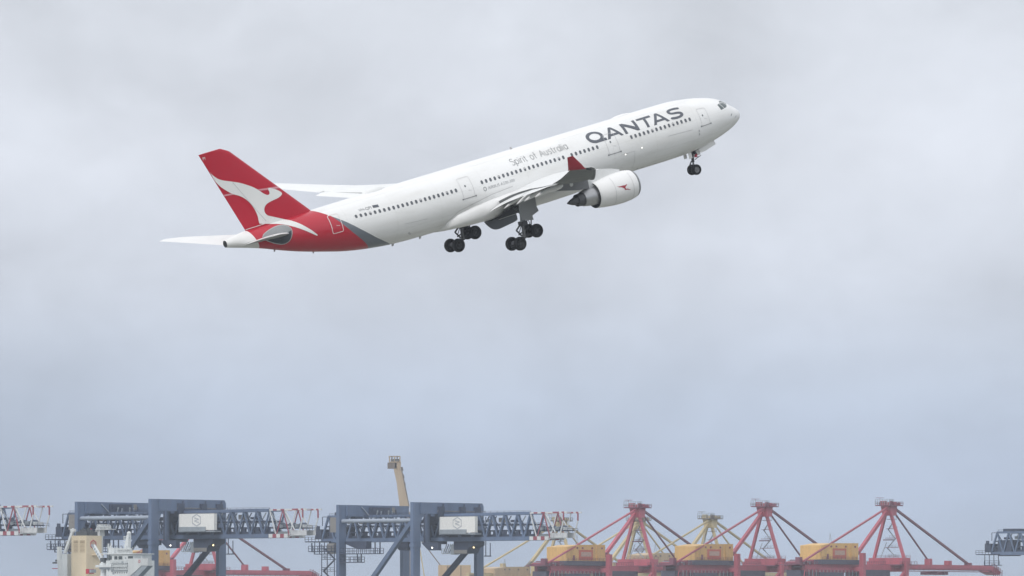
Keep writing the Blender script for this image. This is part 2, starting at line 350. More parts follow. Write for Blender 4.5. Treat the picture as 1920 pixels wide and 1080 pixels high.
# belly fairing
fr = []
for x, hw, bt, tp in ((18.6, 1.2, -2.80, -2.4), (19.6, 2.3, -2.88, -1.75), (21, 2.85, -3.0, -1.1), (23, 3.04, -3.12, -.55), (26, 3.06, -3.18, -.35), (30, 3.04, -3.18, -.32), (33, 2.96, -3.16, -.5), (35.2, 2.90, -3.08, -.8), (37.2, 2.62, -2.96, -1.15), (38.2, 2.15, -2.90, -1.6), (38.65, 1.6, -2.85, -2.0), (38.9, .9, -2.83, -2.4)):
    r_ = []; zc = (bt + tp) / 2; rz = (tp - bt) / 2
    for k in range(40):
        a = 2 * math.pi * k / 40; c_, s_ = math.cos(a), math.sin(a); e = .72
        r_.append((x, hw * math.copysign(abs(c_) ** e, c_), zc + rz * math.copysign(abs(s_) ** e, s_)))
    fr.append(r_)
b = MB(); b.loft(fr); b.build('belly_fairing', M['white'], jet, smooth=50)

# wings -----------------------------------------------------------
def w_le(y): return 21.9 + (y - 2.82) * .632 if y < 28.3 else 21.9 + 25.48 * .632 + (y - 28.3) * 1.1
def w_te(y):
    if y < 9.4: return 33.3 + (y - 2.82) * .05
    return 33.63 + (y - 9.4) * .376
WZ = [(1.5, -1.75), (2.82, -1.5), (3.7, -1.29), (5.8, -.80), (7.1, -.56), (9.4, -.22), (10.9, -.04), (14.8, .45), (18.8, 1.02), (20.5, 1.31), (22.4, 1.70), (24.2, 2.12), (25, 2.32), (26.9, 2.9), (29.4, 3.5)]
FZ = [(3.15, -2.05), (3.8, -1.88), (5.2, -1.52), (6.7, -1.14), (7.9, -.90), (9.3, -.64), (14.8, .25), (19.6, 1.06), (20.4, 1.2)]
TWIST = [(1.5, 1.2), (2.82, 1.0), (9.4, -1.4), (15, -4.4), (20, -6.4), (24, -7.8), (27, -9.5), (29.4, -11.5)]
SIDE = [1]
def w_z(y): return smooth_interp(WZ, y) - (.007 * max(0, y - 21) ** 2 if SIDE[0] < 0 else 0)
def w_tw(y): return R(smooth_interp(TWIST, y))
def foil(t_c, n=18):
    """unit aerofoil, from trailing edge over the top to the nose and back below"""
    def th(x): return 5 * t_c * (.2969 * math.sqrt(x) - .126 * x - .3516 * x * x + .2843 * x ** 3 - .1036 * x ** 4)
    xs_ = [(1 - math.cos(math.pi * k / n)) / 2 for k in range(n + 1)]
    cam_ = lambda x: .02 * math.sin(math.pi * x) * (1 - .3 * x)
    up = [(x, cam_(x) + th(x)) for x in reversed(xs_)]; lo = [(x, cam_(x) - th(x)) for x in xs_[1:]]
    return up + lo
def w_ring(y, sgn, cut=1.0):
    le, te = w_le(y), w_te(y); ch = te - le; q = (y - 2.82) / 26.2; tc_ = .15 - .072 * min(1, q * 1.6); tw = w_tw(y); r_ = []
    for x, z in foil(tc_):
        x = min(x, cut); r_.append((le + x * ch + z * ch * math.sin(tw), sgn * y, w_z(y) + (.9 - x) * ch * math.sin(tw) + z * ch * math.cos(tw)))
    return r_
def make_wing(sgn):
    SIDE[0] = sgn
    b = MB(); ys = [1.5, 2.82, 4, 5.5, 7, 8.3, 9.4, 11, 13, 15, 17, 19, 20.4]
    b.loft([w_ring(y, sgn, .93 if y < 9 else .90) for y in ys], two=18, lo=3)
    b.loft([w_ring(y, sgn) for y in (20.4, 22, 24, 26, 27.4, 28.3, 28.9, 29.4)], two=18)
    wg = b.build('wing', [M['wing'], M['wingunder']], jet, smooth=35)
    # flaps, drooped and run out behind the wing
    for y0, y1, nm in ((3.15, 9.15, 'flap'), (9.6, 20.2, 'flap')):
        rr = []
        for k in range(9):
            y = y0 + (y1 - y0) * k / 8; c = interp([(3, 2.5), (9.4, 2.1), (20.4, 1.45)], y); xt = w_te(y) + .7; zf = smooth_interp(FZ, y); dfl = math.asin(min(.5, max(.02, (w_z(y) - .12 - zf) / c)))
            r_ = [(xt - (1 - x) * c * math.cos(dfl) + z * c * math.sin(dfl), sgn * y, zf + (1 - x) * c * math.sin(dfl) + z * c * math.cos(dfl)) for x, z in foil(.13, 10)]
            rr.append(r_)
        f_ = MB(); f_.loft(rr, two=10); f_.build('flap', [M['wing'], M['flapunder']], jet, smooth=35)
    # slats along the leading edge, drooped a little
    for y0, y1 in ((4.2, 8.4), (10.4, 27.8)):
        rr = []
        for k in range(13):
            y = y0 + (y1 - y0) * k / 12; le, te = w_le(y), w_te(y); ch = te - le; c = .13 * ch; tw = w_tw(y) - R(16)
            hx = le - .035 * ch; hz = w_z(y) + .9 * ch * math.sin(w_tw(y)) - .035 * ch
            rr.append([(hx + x * c * math.cos(tw) + z * c * math.sin(tw), sgn * y, hz - x * c * math.sin(tw) + z * c * math.cos(tw)) for x, z in foil(.30, 8)])
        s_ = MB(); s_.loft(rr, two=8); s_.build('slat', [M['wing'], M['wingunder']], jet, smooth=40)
    # flap track fairings
    for y, tip, fw, zt in ((6.8, 34.74, 4.6, -1.62), (9.4, 35.0, 4.3, -1.2), (12.5, 36.1, 3.9, -.67), (16.8, 37.7, 3.5, .05)):
        rr = []; zw = w_z(y) - .34
        for k in range(15):
            u = k / 14; x = tip - fw * (1 - u); s = math.sin(math.pi * min(1, .02 + u * .98) ** .62) ** .75 if u < 1 else .02
            zc_ = zw + (zt - zw) * max(0, (u - .52) / .48) ** 1.1
            rr.append([(x, sgn * (y + .23 * s * math.cos(2 * math.pi * j / 14)), zc_ + .33 * s * math.sin(2 * math.pi * j / 14)) for j in range(14)])
        f_ = MB(); f_.loft(rr); f_.build('flap_track_fairing', M['white'], jet, smooth=50)
    # winglet
    rr = []
    wz = w_z(29.4)
    for x0, x1, y, z, dz in ((39.75, 41.85, 29.36, wz - .06, .34), (40.05, 41.88, 29.52, wz + .10, .26), (40.35, 41.92, 29.64, wz + .36, .15), (40.90, 42.0, 29.86, wz + .81, .05), (41.40, 42.08, 30.05, wz + 1.27, 0)):
        ch = x1 - x0; rr.append([(x0 + x * ch, sgn * (y + zf * ch * .8), z - dz * (1 - x)) for x, zf in foil(.07, 8)])
    b = MB(); b.loft(rr); b.build('winglet', M['winglet'], jet, smooth=40)
    # wing tip navigation light fence
    b = MB(); b.tube((38.95, sgn * 28.9, w_z(28.9) - .50), (39.6, sgn * 29.3, w_z(29.3) - .42), .12, .10); b.build('wingtip_light', M['darkrim'], jet, smooth=40)
    # engine: cowl, lip, core, plug, pylon
    ex, ey, ez = 20.92, sgn * 9.37, -2.58
    b = MB(); prof = [(.30, 1.405), (.5, 1.45), (.9, 1.515), (1.7, 1.565), (2.6, 1.55), (3.5, 1.475), (4.3, 1.37), (4.92, 1.27), (4.92, 1.23), (4.4, 1.235), (3.6, 1.22)]
    b.lathe([(x_, r_) for x_, r_ in prof[:8]], (ex, ey, ez), n=56, mi=0); b.lathe([(x_, r_) for x_, r_ in prof[7:]], (ex, ey, ez), n=56, mi=1)
    b.lathe([(.2, 1.21), (.8, 1.19), (1.6, 1.21)], (ex, ey, ez), n=56, mi=1); b.lathe([(1.6, 1.21), (1.6, .05)], (ex, ey, ez), n=56, mi=1)
    b.lathe([(3.6, 1.22), (3.6, .6)], (ex, ey, ez), n=56, mi=1)
    cowl = b.build('engine_nacelle', [M['white'], M['black']], jet, smooth=40)
    b = MB(); b.lathe([(.30, 1.406), (.16, 1.361), (.05, 1.325), (0, 1.275), (.05, 1.225), (.2, 1.205)], (ex, ey, ez), n=56); b.build('inlet_lip', M['lip'], cowl, smooth=60)
    b = MB(); b.lathe([(1.05, .06), (1.25, .22), (1.58, .36)], (ex, ey, ez), n=32, close=True); b.build('spinner', M['darkmetal'], cowl, smooth=60)
    b = MB(); b.lathe([(3.6, 1.0), (4.6, .99), (5.2, .93), (5.9, .82), (6.3, .74)], (ex, ey, ez), n=48); b.lathe([(6.3, .74), (6.3, .62)], (ex, ey, ez), n=48); b.build('engine_core_cowl', M['metal'], cowl, smooth=40)
    b = MB(); b.lathe([(6.15, .67), (6.6, .64), (7.0, .60), (7.0, .55), (6.5, .56)], (ex, ey, ez), n=48); b.build('exhaust_nozzle', M['darkmetal'], cowl, smooth=40)
    b = MB(); b.lathe([(6.3, .50), (7.0, .46), (7.6, .30), (8.05, .10), (8.17, .02)], (ex, ey, ez), n=40, close=True); b.build('exhaust_cone', M['darkmetal'], cowl, smooth=40)
    rr = []
    for x, zb, zt, hw in ((22.2, -1.1, -.86, .06), (23.2, -1.25, -.52, .20), (24.6, -1.6, -.22, .28), (26.3, -1.75, -.15, .30), (27.6, -1.62, -.15, .29), (29.0, -1.30, -.2, .26), (30.6, -.95, -.3, .18), (31.8, -.7, -.4, .05)):
        rr.append([(x, ey + sgn * hw * cc, zb if ss < 0 else zt) for cc, ss in ((-1, -1), (1, -1), (1, 1), (.5, 1.0), (-.5, 1.0), (-1, 1))])
    b = MB(); b.loft(rr[:4], 0); b.loft(rr[3:], 1); py_ = b.build('engine_pylon', [M['wing'], M['pylon']], jet, smooth=30)
    # bracket plates and hatches on the pylon side
    for x, z, w_ in ((28.3, -.85, .22), (27.0, -.60, .16)): b = MB(); b.lathe([(0, w_), (sgn * .012, w_ * .95)], (x, ey + sgn * .30, z), axis='y', n=16, close=True); b.build('access_panel', M['wing'], py_)
    return cowl
cowl_r = make_wing(1); cowl_l = make_wing(-1)

# small red kangaroo on the cowl and cowl seams
RK = [(22.98, -1.85), (22.7, -1.93), (22.3, -1.95), (22.0, -1.95), (21.75, -2.0), (21.5, -1.93), (21.38, -2.0), (21.55, -2.08), (21.75, -2.2), (21.78, -2.42), (21.45, -2.5), (21.1, -2.68), (20.98, -2.78), (21.3, -2.66), (21.6, -2.57), (21.95, -2.56), (21.93, -2.4), (22.1, -2.25), (22.4, -2.1), (22.7, -2.03)]
def cowl_pt(x, z):
    r_ = interp([(21.08, 1.36), (21.32, 1.43), (21.82, 1.515), (22.62, 1.565), (23.52, 1.55), (24.42, 1.475), (25.22, 1.37), (25.84, 1.27)], x) + .012; dz = z + 2.58
    return (x, 9.37 + math.sqrt(max(r_ * r_ - dz * dz, .01)), z)
b = MB(); decal_mesh(b, [[(22.0 + (x - 22.0) * .76 + 1.15, -2.50 + (z + 2.25) * .8) for x, z in RK]], cowl_pt, grid=.15); b.build('engine_emblem', M['winglet'], cowl_r)
b = MB()
for x in (21.95, 24.1):
    for a0, a1 in ((-70, 60),):
        pts = []
        for k in range(27):
            a = R(a0 + (a1 - a0) * k / 26); r_ = interp([(21.08, 1.36), (21.82, 1.515), (22.62, 1.565), (23.52, 1.55), (24.42, 1.475)], x) + .010
            pts.append((9.37 + r_ * math.cos(a), -2.58 + r_ * math.sin(a)))
        b.add([(xx, y, z) for y, z in pts for xx in (x - .018, x + .018)], [(2 * k, 2 * k + 1, 2 * k + 3, 2 * k + 2) for k in range(26)])
b.build('cowl_seam', M['line'], cowl_r)

# fin, rudder line, emblem, tailplane --------------------------------
rr = []
for k in range(24):
    s = k / 23; z = 2.35 + (11.03 - 2.35) * s; ss = (z - 2.75) / 8.28; le = 52.2 + ss * 8.1; te = 60 + ss * 3.32
    if s > .93: le += ((s - .93) / .07) ** 2 * .45
    ch = te - le; n = 24; xs_ = [(1 - math.cos(math.pi * q / n)) / 2 for q in range(n + 1)]; T_ = FIN_T(ss) * 2.6
    up = [(x, T_ * math.sqrt(x) * (1 - x)) for x in reversed(xs_)]; lo = [(x, -T_ * math.sqrt(x) * (1 - x)) for x in xs_[1:-1]]
    rr.append([(le + x * ch, y, z) for x, y in up + lo])
b = MB(); b.loft(rr); fin = b.build('tail_fin', M['red'], jet, smooth=45)
b = MB()
for k in range(20):
    s0, s1 = k / 20, (k + 1) / 20; q = []
    for s in (s0, s1):
        z = 2.9 + (10.6 - 2.9) * s; ss = (z - 2.75) / 8.28; le = 52.2 + ss * 8.1; ch = 60 + ss * 3.32 - le
        for dx in (-.035, .07): x = le + dx; q.append((x, max(fin_y(x, z), 0) + .012, z))
    b.add(q, [(0, 1, 3, 2)])
b.build('fin_leading_edge', M['stripe'], fin)
KANG = [(62.48,9.21),(62.37,8.92),(62.11,8.60),(61.78,8.28),(61.28,8.00),(60.75,7.81),(60.22,7.61),(59.69,7.40),(59.27,7.19),(58.80,6.92),(58.33,6.65),(57.93,6.34),(57.55,5.98),(57.26,5.70),(57.00,5.51),(56.78,5.44),(56.61,5.52),(56.58,5.69),(56.65,5.94),(56.62,6.06),(56.45,6.08),(56.11,5.93),(55.83,5.79),(55.45,5.54),(55.19,5.32),(55.16,5.15),(55.28,5.06),(55.54,4.94),(55.95,4.86),(56.40,4.82),(56.85,4.75),(57.20,4.65),(57.43,4.49),(57.57,4.26),(57.61,4.02),(57.56,3.82),(57.41,3.61),(57.23,3.48),(56.70,3.24),(56.06,2.94),(55.41,2.63),(55.03,2.37),(54.61,2.02),(54.16,1.57),(53.76,1.16),(53.41,0.76),(53.20,0.50),(53.31,0.47),(53.55,0.64),(54.12,1.07),(54.67,1.46),(55.20,1.81),(55.64,2.06),(56.05,2.29),(56.47,2.46),(56.90,2.59),(57.52,2.76),(58.34,2.97),(58.41,3.04),(58.42,3.35),(58.43,3.81),(58.52,4.20),(58.62,4.53),(58.81,4.94),(59.02,5.30),(59.29,5.63),(59.57,5.90),(59.97,6.18),(60.48,6.44),(60.88,6.72),(61.35,7.15),(61.72,7.53),(62.02,7.96),(62.18,8.26),(62.32,8.65)]
b = MB(); decal_mesh(b, [chaikin(KANG, 1)], lambda x, z: side(x, z, .030), grid=.16); b.build('tail_emblem', M['tailwhite'], fin, fix=False)
for poly in ([(57.84,6.26),(55.39,5.96),(55.22,5.74),(57.60,6.07)], [(61.53,6.64),(60.65,6.60),(60.35,6.40),(61.48,6.49)]):
    b = MB(); decal_mesh(b, [poly], lambda x, z: side(x, z, .018), grid=.2); b.build('fin_stripe', M['stripe'], fin, fix=False)
def strip(mb, pts, w, fn, mi=0):
    """thin line of width w along (p, q) points, laid on a surface by fn"""
    q = []
    for a, c in zip(pts, pts[1:]):
        n_ = max(1, int(math.hypot(c[0] - a[0], c[1] - a[1]) / .2)); q += [(a[0] + (c[0] - a[0]) * k / n_, a[1] + (c[1] - a[1]) * k / n_) for k in range(n_)]
    q.append(pts[-1]); vs = []
    for i, p_ in enumerate(q):
        a = q[max(0, i - 1)]; c = q[min(len(q) - 1, i + 1)]; d = math.hypot(c[0] - a[0], c[1] - a[1]) or 1; nx_, ny_ = -(c[1] - a[1]) / d * w / 2, (c[0] - a[0]) / d * w / 2
        vs += [fn(p_[0] + nx_, p_[1] + ny_), fn(p_[0] - nx_, p_[1] - ny_)]
    mb.add(vs, [(2 * i, 2 * i + 1, 2 * i + 3, 2 * i + 2) for i in range(len(q) - 1)], mi)
b = MB(); strip(b, [(60.34, 7.59), (58.93, 5.18), (57.63, 3.05)], .05, lambda x, z: side(x, z, .042)); b.build('rudder_hinge_line', M['line'], fin, fix=False)
b = MB(); strip(b, [(59.97, 2.80), (57.85, 2.86)], .06, lambda x, z: side(x, z, .05)); b.build('fin_root_seal', M['tailwhite'], fin, fix=False)
lp, w = text_loops('PI', .42); b = MB(); decal_mesh(b, [[(62.98 - x * 1.0, 10.42 + y) for x, y in l] for l in lp], lambda x, z: side(x, z, .02)); b.build('fin_letters', M['tailwhite'], fin, fix=False)

PLATE = [(58.86,1.80),(58.67,2.01),(58.09,2.22),(57.27,2.37),(56.66,2.39),(56.17,2.28),(55.81,2.05),(55.69,1.76),(55.79,1.37),(55.99,0.91),(56.27,0.62),(56.78,0.49),(57.65,0.82),(58.30,1.19),(58.91,1.60)]
b = MB(); decal_mesh(b, [chaikin(PLATE, 1)], lambda x, z: side(x, z, .014), grid=.2); pl = b.build('stabiliser_root_plate', M['door'], fus, fix=False)
SLOT_SHADE = [(58.80, 1.72), (57.5, 1.62), (56.3, 1.56), (55.74, 1.66), (55.82, 1.34), (56.02, .91), (56.30, .65), (56.78, .53), (57.62, .86), (58.26, 1.22)]
b = MB(); decal_mesh(b, [SLOT_SHADE], lambda x, z: side(x, z, .020), grid=.2); b.build('tailplane_slot_shade', M['slotshade'], pl, fix=False)  # slot and the shade under the tailplane, painted as one dark patch
b = MB(); cpl = chaikin(PLATE, 1); strip(b, cpl + cpl[:1], .07, lambda x, z: side(x, z, .026)); b.build('plate_edge', M['under'], pl, fix=False)
for sgn in (1, -1):
    rr = []
    for k in range(10):
        u = k / 9; y = .75 + 8.75 * u; le = 55.55 + 6.75 * u + (.5 * ((u - .93) / .07) ** 2 if u > .93 else 0); te = 61.1 + 2.85 * u; ch = te - le; z = 1.37 + 1.42 * u
        rr.append([(le + x * ch, sgn * y, z + zf * ch + (x - .3) * ch * .03) for x, zf in foil(.075, 12)])
    b = MB(); b.loft(rr, two=12); b.build('tailplane', [M['wing'], M['door']], jet, smooth=35)

# cabin windows -----------------------------------------------------
def window_loop(x, a, w=.27, h=.40, n=14):
    return [(x + math.copysign(abs(math.cos(q)) ** .7, math.cos(q)) * w / 2, a + math.copysign(abs(math.sin(q)) ** .7, math.sin(q)) * h / 2) for q in (2 * math.pi * k / n for k in range(n))]
wx = [(48.70 - k * (48.70 - 37.01) / 22, 1.06 - .0077 * k) for k in range(23)] + [(33.83 - k * .5293, .92) for k in range(28) if k != 20] + [(15.27 - k * .5286, .89) for k in range(15)]
proto = None
for x, a in wx:
    b = MB()
    b.add([barrel(*q, .010) for q in window_loop(x, a, .32, .45)] , [tuple(range(14))], 1)
    b.add([barrel(*q, .016) for q in window_loop(x, a)], [tuple(range(14))], 0)
    n_w = len([c_ for c_ in jet.children if c_.name.startswith('cabin_window')])
    if n_w in (3, 14, 20, 27, 33, 41, 55, 60): b.add([barrel(*q, .020) for q in window_loop(x, a + .10, .22, .17)], [tuple(range(14))], 2)   # blind half down
    b.build('cabin_window', [M['glass'], M['white'], M['line']], jet)
# two half shaded windows are the same window with a lowered blind
# doors: thin outline, small window, handle
def door(x0, x1, a0, a1, col, tail=False):
    b = MB(); f_ = (lambda x, a: side(x, a, .02)) if tail else (lambda x, a: barrel(x, a, .024))
    rad = .14; pts = []
    for cx_, ca, st in ((x0 + rad, a0 + rad, 180), (x1 - rad, a0 + rad, 270), (x1 - rad, a1 - rad, 0), (x0 + rad, a1 - rad, 90)):
        pts += [(cx_ + rad * math.cos(R(st + d)), ca + rad * math.sin(R(st + d))) for d in (0, 30, 60, 90)]
    strip(b, pts + pts[:1], .036 if not tail else .065, f_)
    if not tail: strip(b, [(x0 - .12, a0 - .03), (x1 + .12, a0 - .03)], .06, f_, 1)
    for xx in (() if tail else (x0 - .1, x1 + .1)): decal_mesh(b, [window_loop(xx, a0 - .02, .16, .16)], f_, 1)
    if not tail: decal_mesh(b, [window_loop((x0 + x1) / 2 + .12, a0 + (a1 - a0) * .56, .16, .22)], lambda x, a: f_(x, a), 2)
    strip(b, [(x0 + .25, a0 + .62), (x0 + .62, a0 + .72)], .035, f_)
    return b.build('cabin_door', [col, col if tail else M['lightletter'], M['glass']], jet, fix=False)
door(5.47, 6.58, -.12, 1.80, M['line']); door(17.05, 18.40, -.15, 1.95, M['line']); door(35.02, 36.40, -.15, 1.98, M['line']); door(50.45, 51.60, .21, 2.0, M['paleline'], True)
# cockpit windows
def onside(x, z): return side(x, z, .015)
b = MB(); decal_mesh(b, [[(3.53, 1.32), (3.42, .76), (2.86, .80), (3.20, 1.36)]], onside, grid=.2); b.build('cockpit_window', M['cockpit'], jet, fix=False)
b = MB(); decal_mesh(b, [[(3.13, 1.38), (2.78, .80), (2.36, .84), (2.10, 1.0), (2.45, 1.28)]], onside, grid=.2); b.build('cockpit_window', M['cockpit'], jet, fix=False)
b = MB(); decal_mesh(b, [[(2.98, 1.43), (2.40, 1.31), (2.02, 1.03), (1.93, 1.10), (2.42, 1.50), (2.80, 1.55)]], onside, grid=.2); b.build('cockpit_window', M['cockpit'], jet, fix=False)
b = MB(); strip(b, [(1.95, .02), (2.1, -.02), (2.2, -.16)], .09, onside); strip(b, [(1.2, -.35), (1.55, -.48)], .05, onside); b.build('pitot_probe', M['lightletter'], jet, fix=False)

# lettering ---------------------------------------------------------
LT = [(13.67,2.66),(11.91,2.68),(11.93,2.39),(12.61,2.385),(12.68,1.33),(12.99,1.33),(12.92,2.385),(13.65,2.40)]
LA = [(12.15,1.33),(11.37,2.60),(11.27,2.68),(11.10,2.68),(11.0,2.62),(10.15,1.33),(10.50,1.33),(10.66,1.57),(11.65,1.57),(11.80,1.33)]
LAh = [(11.18,2.36),(10.82,1.82),(11.52,1.82)]
LS = [(8.24,2.56),(8.36,2.30),(8.82,2.40),(9.32,2.42),(9.56,2.35),(9.58,2.22),(9.37,2.13),(8.83,2.10),(8.45,2.00),(8.26,1.80),(8.28,1.56),(8.52,1.38),(8.99,1.30),(9.48,1.31),(9.97,1.42),(9.90,1.66),(9.38,1.57),(8.89,1.56),(8.65,1.63),(8.64,1.74),(8.86,1.83),(9.47,1.88),(9.83,2.04),(9.95,2.31),(9.80,2.56),(9.45,2.69),(8.93,2.70),(8.56,2.66)]
LN = [(15.74,2.66),(15.40,2.66),(14.24,1.82),(14.22,2.66),(13.90,2.66),(13.92,1.33),(14.22,1.33),(15.42,2.20),(15.41,1.33),(15.74,1.33)]
LA1 = [(17.97,1.33),(17.20,2.60),(17.10,2.68),(16.92,2.68),(16.82,2.62),(15.97,1.33),(16.31,1.33),(16.47,1.57),(17.46,1.57),(17.62,1.33)]
LA1h = [(17.00,2.36),(16.64,1.82),(17.33,1.82)]
LQ = [(20.16,2.3),(19.95,2.58),(19.55,2.78),(19.1,2.80),(18.68,2.68),(18.34,2.42),(18.19,2.10),(18.22,1.84),(18.33,1.68),(18.33,1.66),(18.05,1.60),(18.05,1.60),(18.02,1.33),(18.02,1.33),(19.10,1.32),(19.45,1.33),(19.75,1.42),(20.05,1.62),(20.20,1.98)]
LQh = [(19.76,2.26),(19.46,2.45),(19.12,2.50),(18.82,2.40),(18.58,2.17),(18.55,1.90),(18.72,1.72),(19.08,1.63),(19.46,1.68),(19.77,1.88),(19.83,2.08)]
rnd = lambda l: chaikin(l, 2)
b = MB()
for loops in ([LT], [LA, LAh], [rnd(LS)], [LN], [LA1, LA1h], [rnd(LQ), rnd(LQh)]): decal_mesh(b, loops, barrel, grid=.22)
b.build('airline_name_lettering', M['letter'], fus, fix=False)
def line_text(txt, x0, x1, a0, size, m, name, off=.015, thin=0.0):
    lp, w = text_loops(txt, size, thin); k = (x0 - x1) / w; b = MB()
    decal_mesh(b, [[(x0 - x * k, a0 + y) for x, y in l] for l in lp], lambda x, a: barrel(x, a, off), grid=.3)
    return b.build(name, m, fus, fix=False)
def arc(cx_, cy_, rx, ry, a0, a1, n=10): return [(cx_ + rx * math.cos(R(a0 + (a1 - a0) * k / n)), cy_ + ry * math.sin(R(a0 + (a1 - a0) * k / n))) for k in range(n + 1)]
def glyph(ch):
    """thin geometric strokes, cap height 1; returns polylines and advance"""
    if ch == 'S': return [arc(.30, .74, .26, .26, 35, 180, 8) + [(.07, .63)] + arc(.30, .26, .27, .27, 60, -145, 10)[0:1] + arc(.30, .27, .27, .27, 45, -145, 10)], .66
    if ch == 'A': return [[(0, 0), (.34, 1), (.68, 0)], [(.12, .34), (.56, .34)]], .76
    if ch == 'p': return [[(0, .68), (0, -.28)], arc(.25, .34, .25, .34, 0, 360, 16)], .62
    if ch == 'o': return [arc(.26, .34, .26, .34, 0, 360, 16)], .62
    if ch == 'a': return [arc(.25, .34, .25, .34, 0, 360, 16), [(.50, .68), (.50, 0)]], .62
    if ch == 'i': return [[(0, 0), (0, .68)], [(0, .86), (0, .97)]], .14
    if ch == 'l': return [[(0, 0), (0, 1)]], .14
    if ch == 'r': return [[(0, 0), (0, .68)], arc(.22, .44, .22, .24, 180, 75, 6)], .36
    if ch == 't': return [[(.12, .92), (.12, .16)] + arc(.26, .16, .14, .16, 180, 280, 5), [(0, .66), (.30, .66)]], .42
    if ch == 'f': return [[(.12, 0), (.12, .82)] + arc(.28, .82, .16, .18, 180, 80, 5), [(0, .64), (.32, .64)]], .40
    if ch == 'u': return [[(0, .68), (0, .24)] + arc(.22, .24, .22, .24, 180, 360, 8) + [(.44, .68)], [(.44, .68), (.44, 0)]], .58
    if ch == 's': return [arc(.20, .50, .18, .17, 35, 180, 7) + [(.06, .42), (.33, .27)] + arc(.19, .18, .19, .18, 20, -150, 8)], .48
    return [], .38
adv = 0; polys = []
for ch in 'Spirit of Australia':
    pl_, w_ = glyph(ch); polys += [[(x + adv, y) for x, y in l] for l in pl_]; adv += w_ + .10
b = MB(); kx_ = (29.65 - 22.65) / (adv - .1)
for l in polys: strip(b, [(29.65 - x * kx_, 1.64 + y * .80) for x, y in l], .068, barrel)
b.build('slogan_lettering', M['lightletter'], fus, fix=False)
line_text('AIRBUS A330-300', 33.35, 30.10, .06, .42, M['lightletter'], 'type_lettering', thin=-.004)
b = MB(); ring_ = window_loop(33.72, .20, .30, .36, 18); strip(b, ring_ + ring_[:1], .06, barrel); b.build('type_mark', M['lightletter'], fus, fix=False)
line_text('VH-QPI', 48.15, 46.72, 1.50, .46, M['lightletter'], 'registration_lettering', off=.02)
b = MB(); decal_mesh(b, [[(46.55, 1.52), (45.90, 1.46), (45.88, 1.78), (46.53, 1.84)]], barrel); b.build('flag_mark', M['letter'], fus, fix=False)
# cargo door outlines, scuffs, drain masts, antennas, lamps
b = MB()
strip(b, [(17.0, -.55), (15.3, -.55), (15.3, -2.6)], .03, barrel); strip(b, [(11.0, -.1), (7.9, -.2)], .04, barrel); strip(b, [(40.9, -1.0), (43.6, -.9)], .03, barrel)
for a, c in ((7.05, -.55), (7.05, -.9)): decal_mesh(b, [window_loop(a, c, .16, .26)], barrel)
fair = [(38.66, -2.69), (38.60, -2.01), (37.28, -1.15), (35.25, -.80), (33.19, -.48), (30.53, -.31)]
for x, a in ((14.4, -3.1), (13.7, -3.2), (12.0, -3.3), (43.0, -2.1), (42.8, -2.3)): decal_mesh(b, [window_loop(x, a, .22, .2)], barrel)
b.build('panel_seam', M['line'], fus, fix=False)
strip_b = MB(); strip(strip_b, fair, .05, lambda x, a: (x, barrel(x, a, .14)[1], barrel(x, a, .14)[2])); strip_b.build('fairing_seam', M['line'], fus, fix=False)
b = MB()
for x, a in ((16.45, -.62), (14.35, -.45)): b.lathe([(0, .05), (.04, .045), (.06, .01)], barrel(x, a, 0), axis='y', n=12)
b.build('logo_lamp', M['lampglow'], jet)
def blade(x, z0, h, c, up=1):
    b = MB(); b.prism([(x, -.03, z0 - up * .1), (x + c, -.03, z0 - up * .1), (x + c * 1.15, -.03, z0 + up * h), (x + c * .55, -.03, z0 + up * h)], (0, .06, 0)); return b.build('antenna', M['line'], jet)
blade(27.6, 2.82, .22, .3); blade(40.3, -2.82, .22, .3, -1); blade(43.6, -2.72, .22, .3, -1); blade(57.1, .06, .14, .2, -1); blade(4.2, -2.3, .12, .2, -1); blade(52.8, -1.19, .14, .2, -1)
def dome(x0, x1, hw, h, name, m):
    rr = []
    for k in range(13):
        u = k / 12; s = math.sin(math.pi * min(max(u, .02), .98)) ** .6; rr.append([(x0 + (x1 - x0) * u, hw * s * math.cos(a), 2.70 + (h + .12) * s * math.sin(a)) for a in (math.pi * j / 10 for j in range(11))])
    b = MB(); b.loft(rr, closed=False, caps=False); return b.build(name, m, jet, smooth=60)
dome(43.2, 46.2, .55, .38, 'radome', M['wing']); dome(12.6, 15.6, .35, .16, 'radome', M['white'])

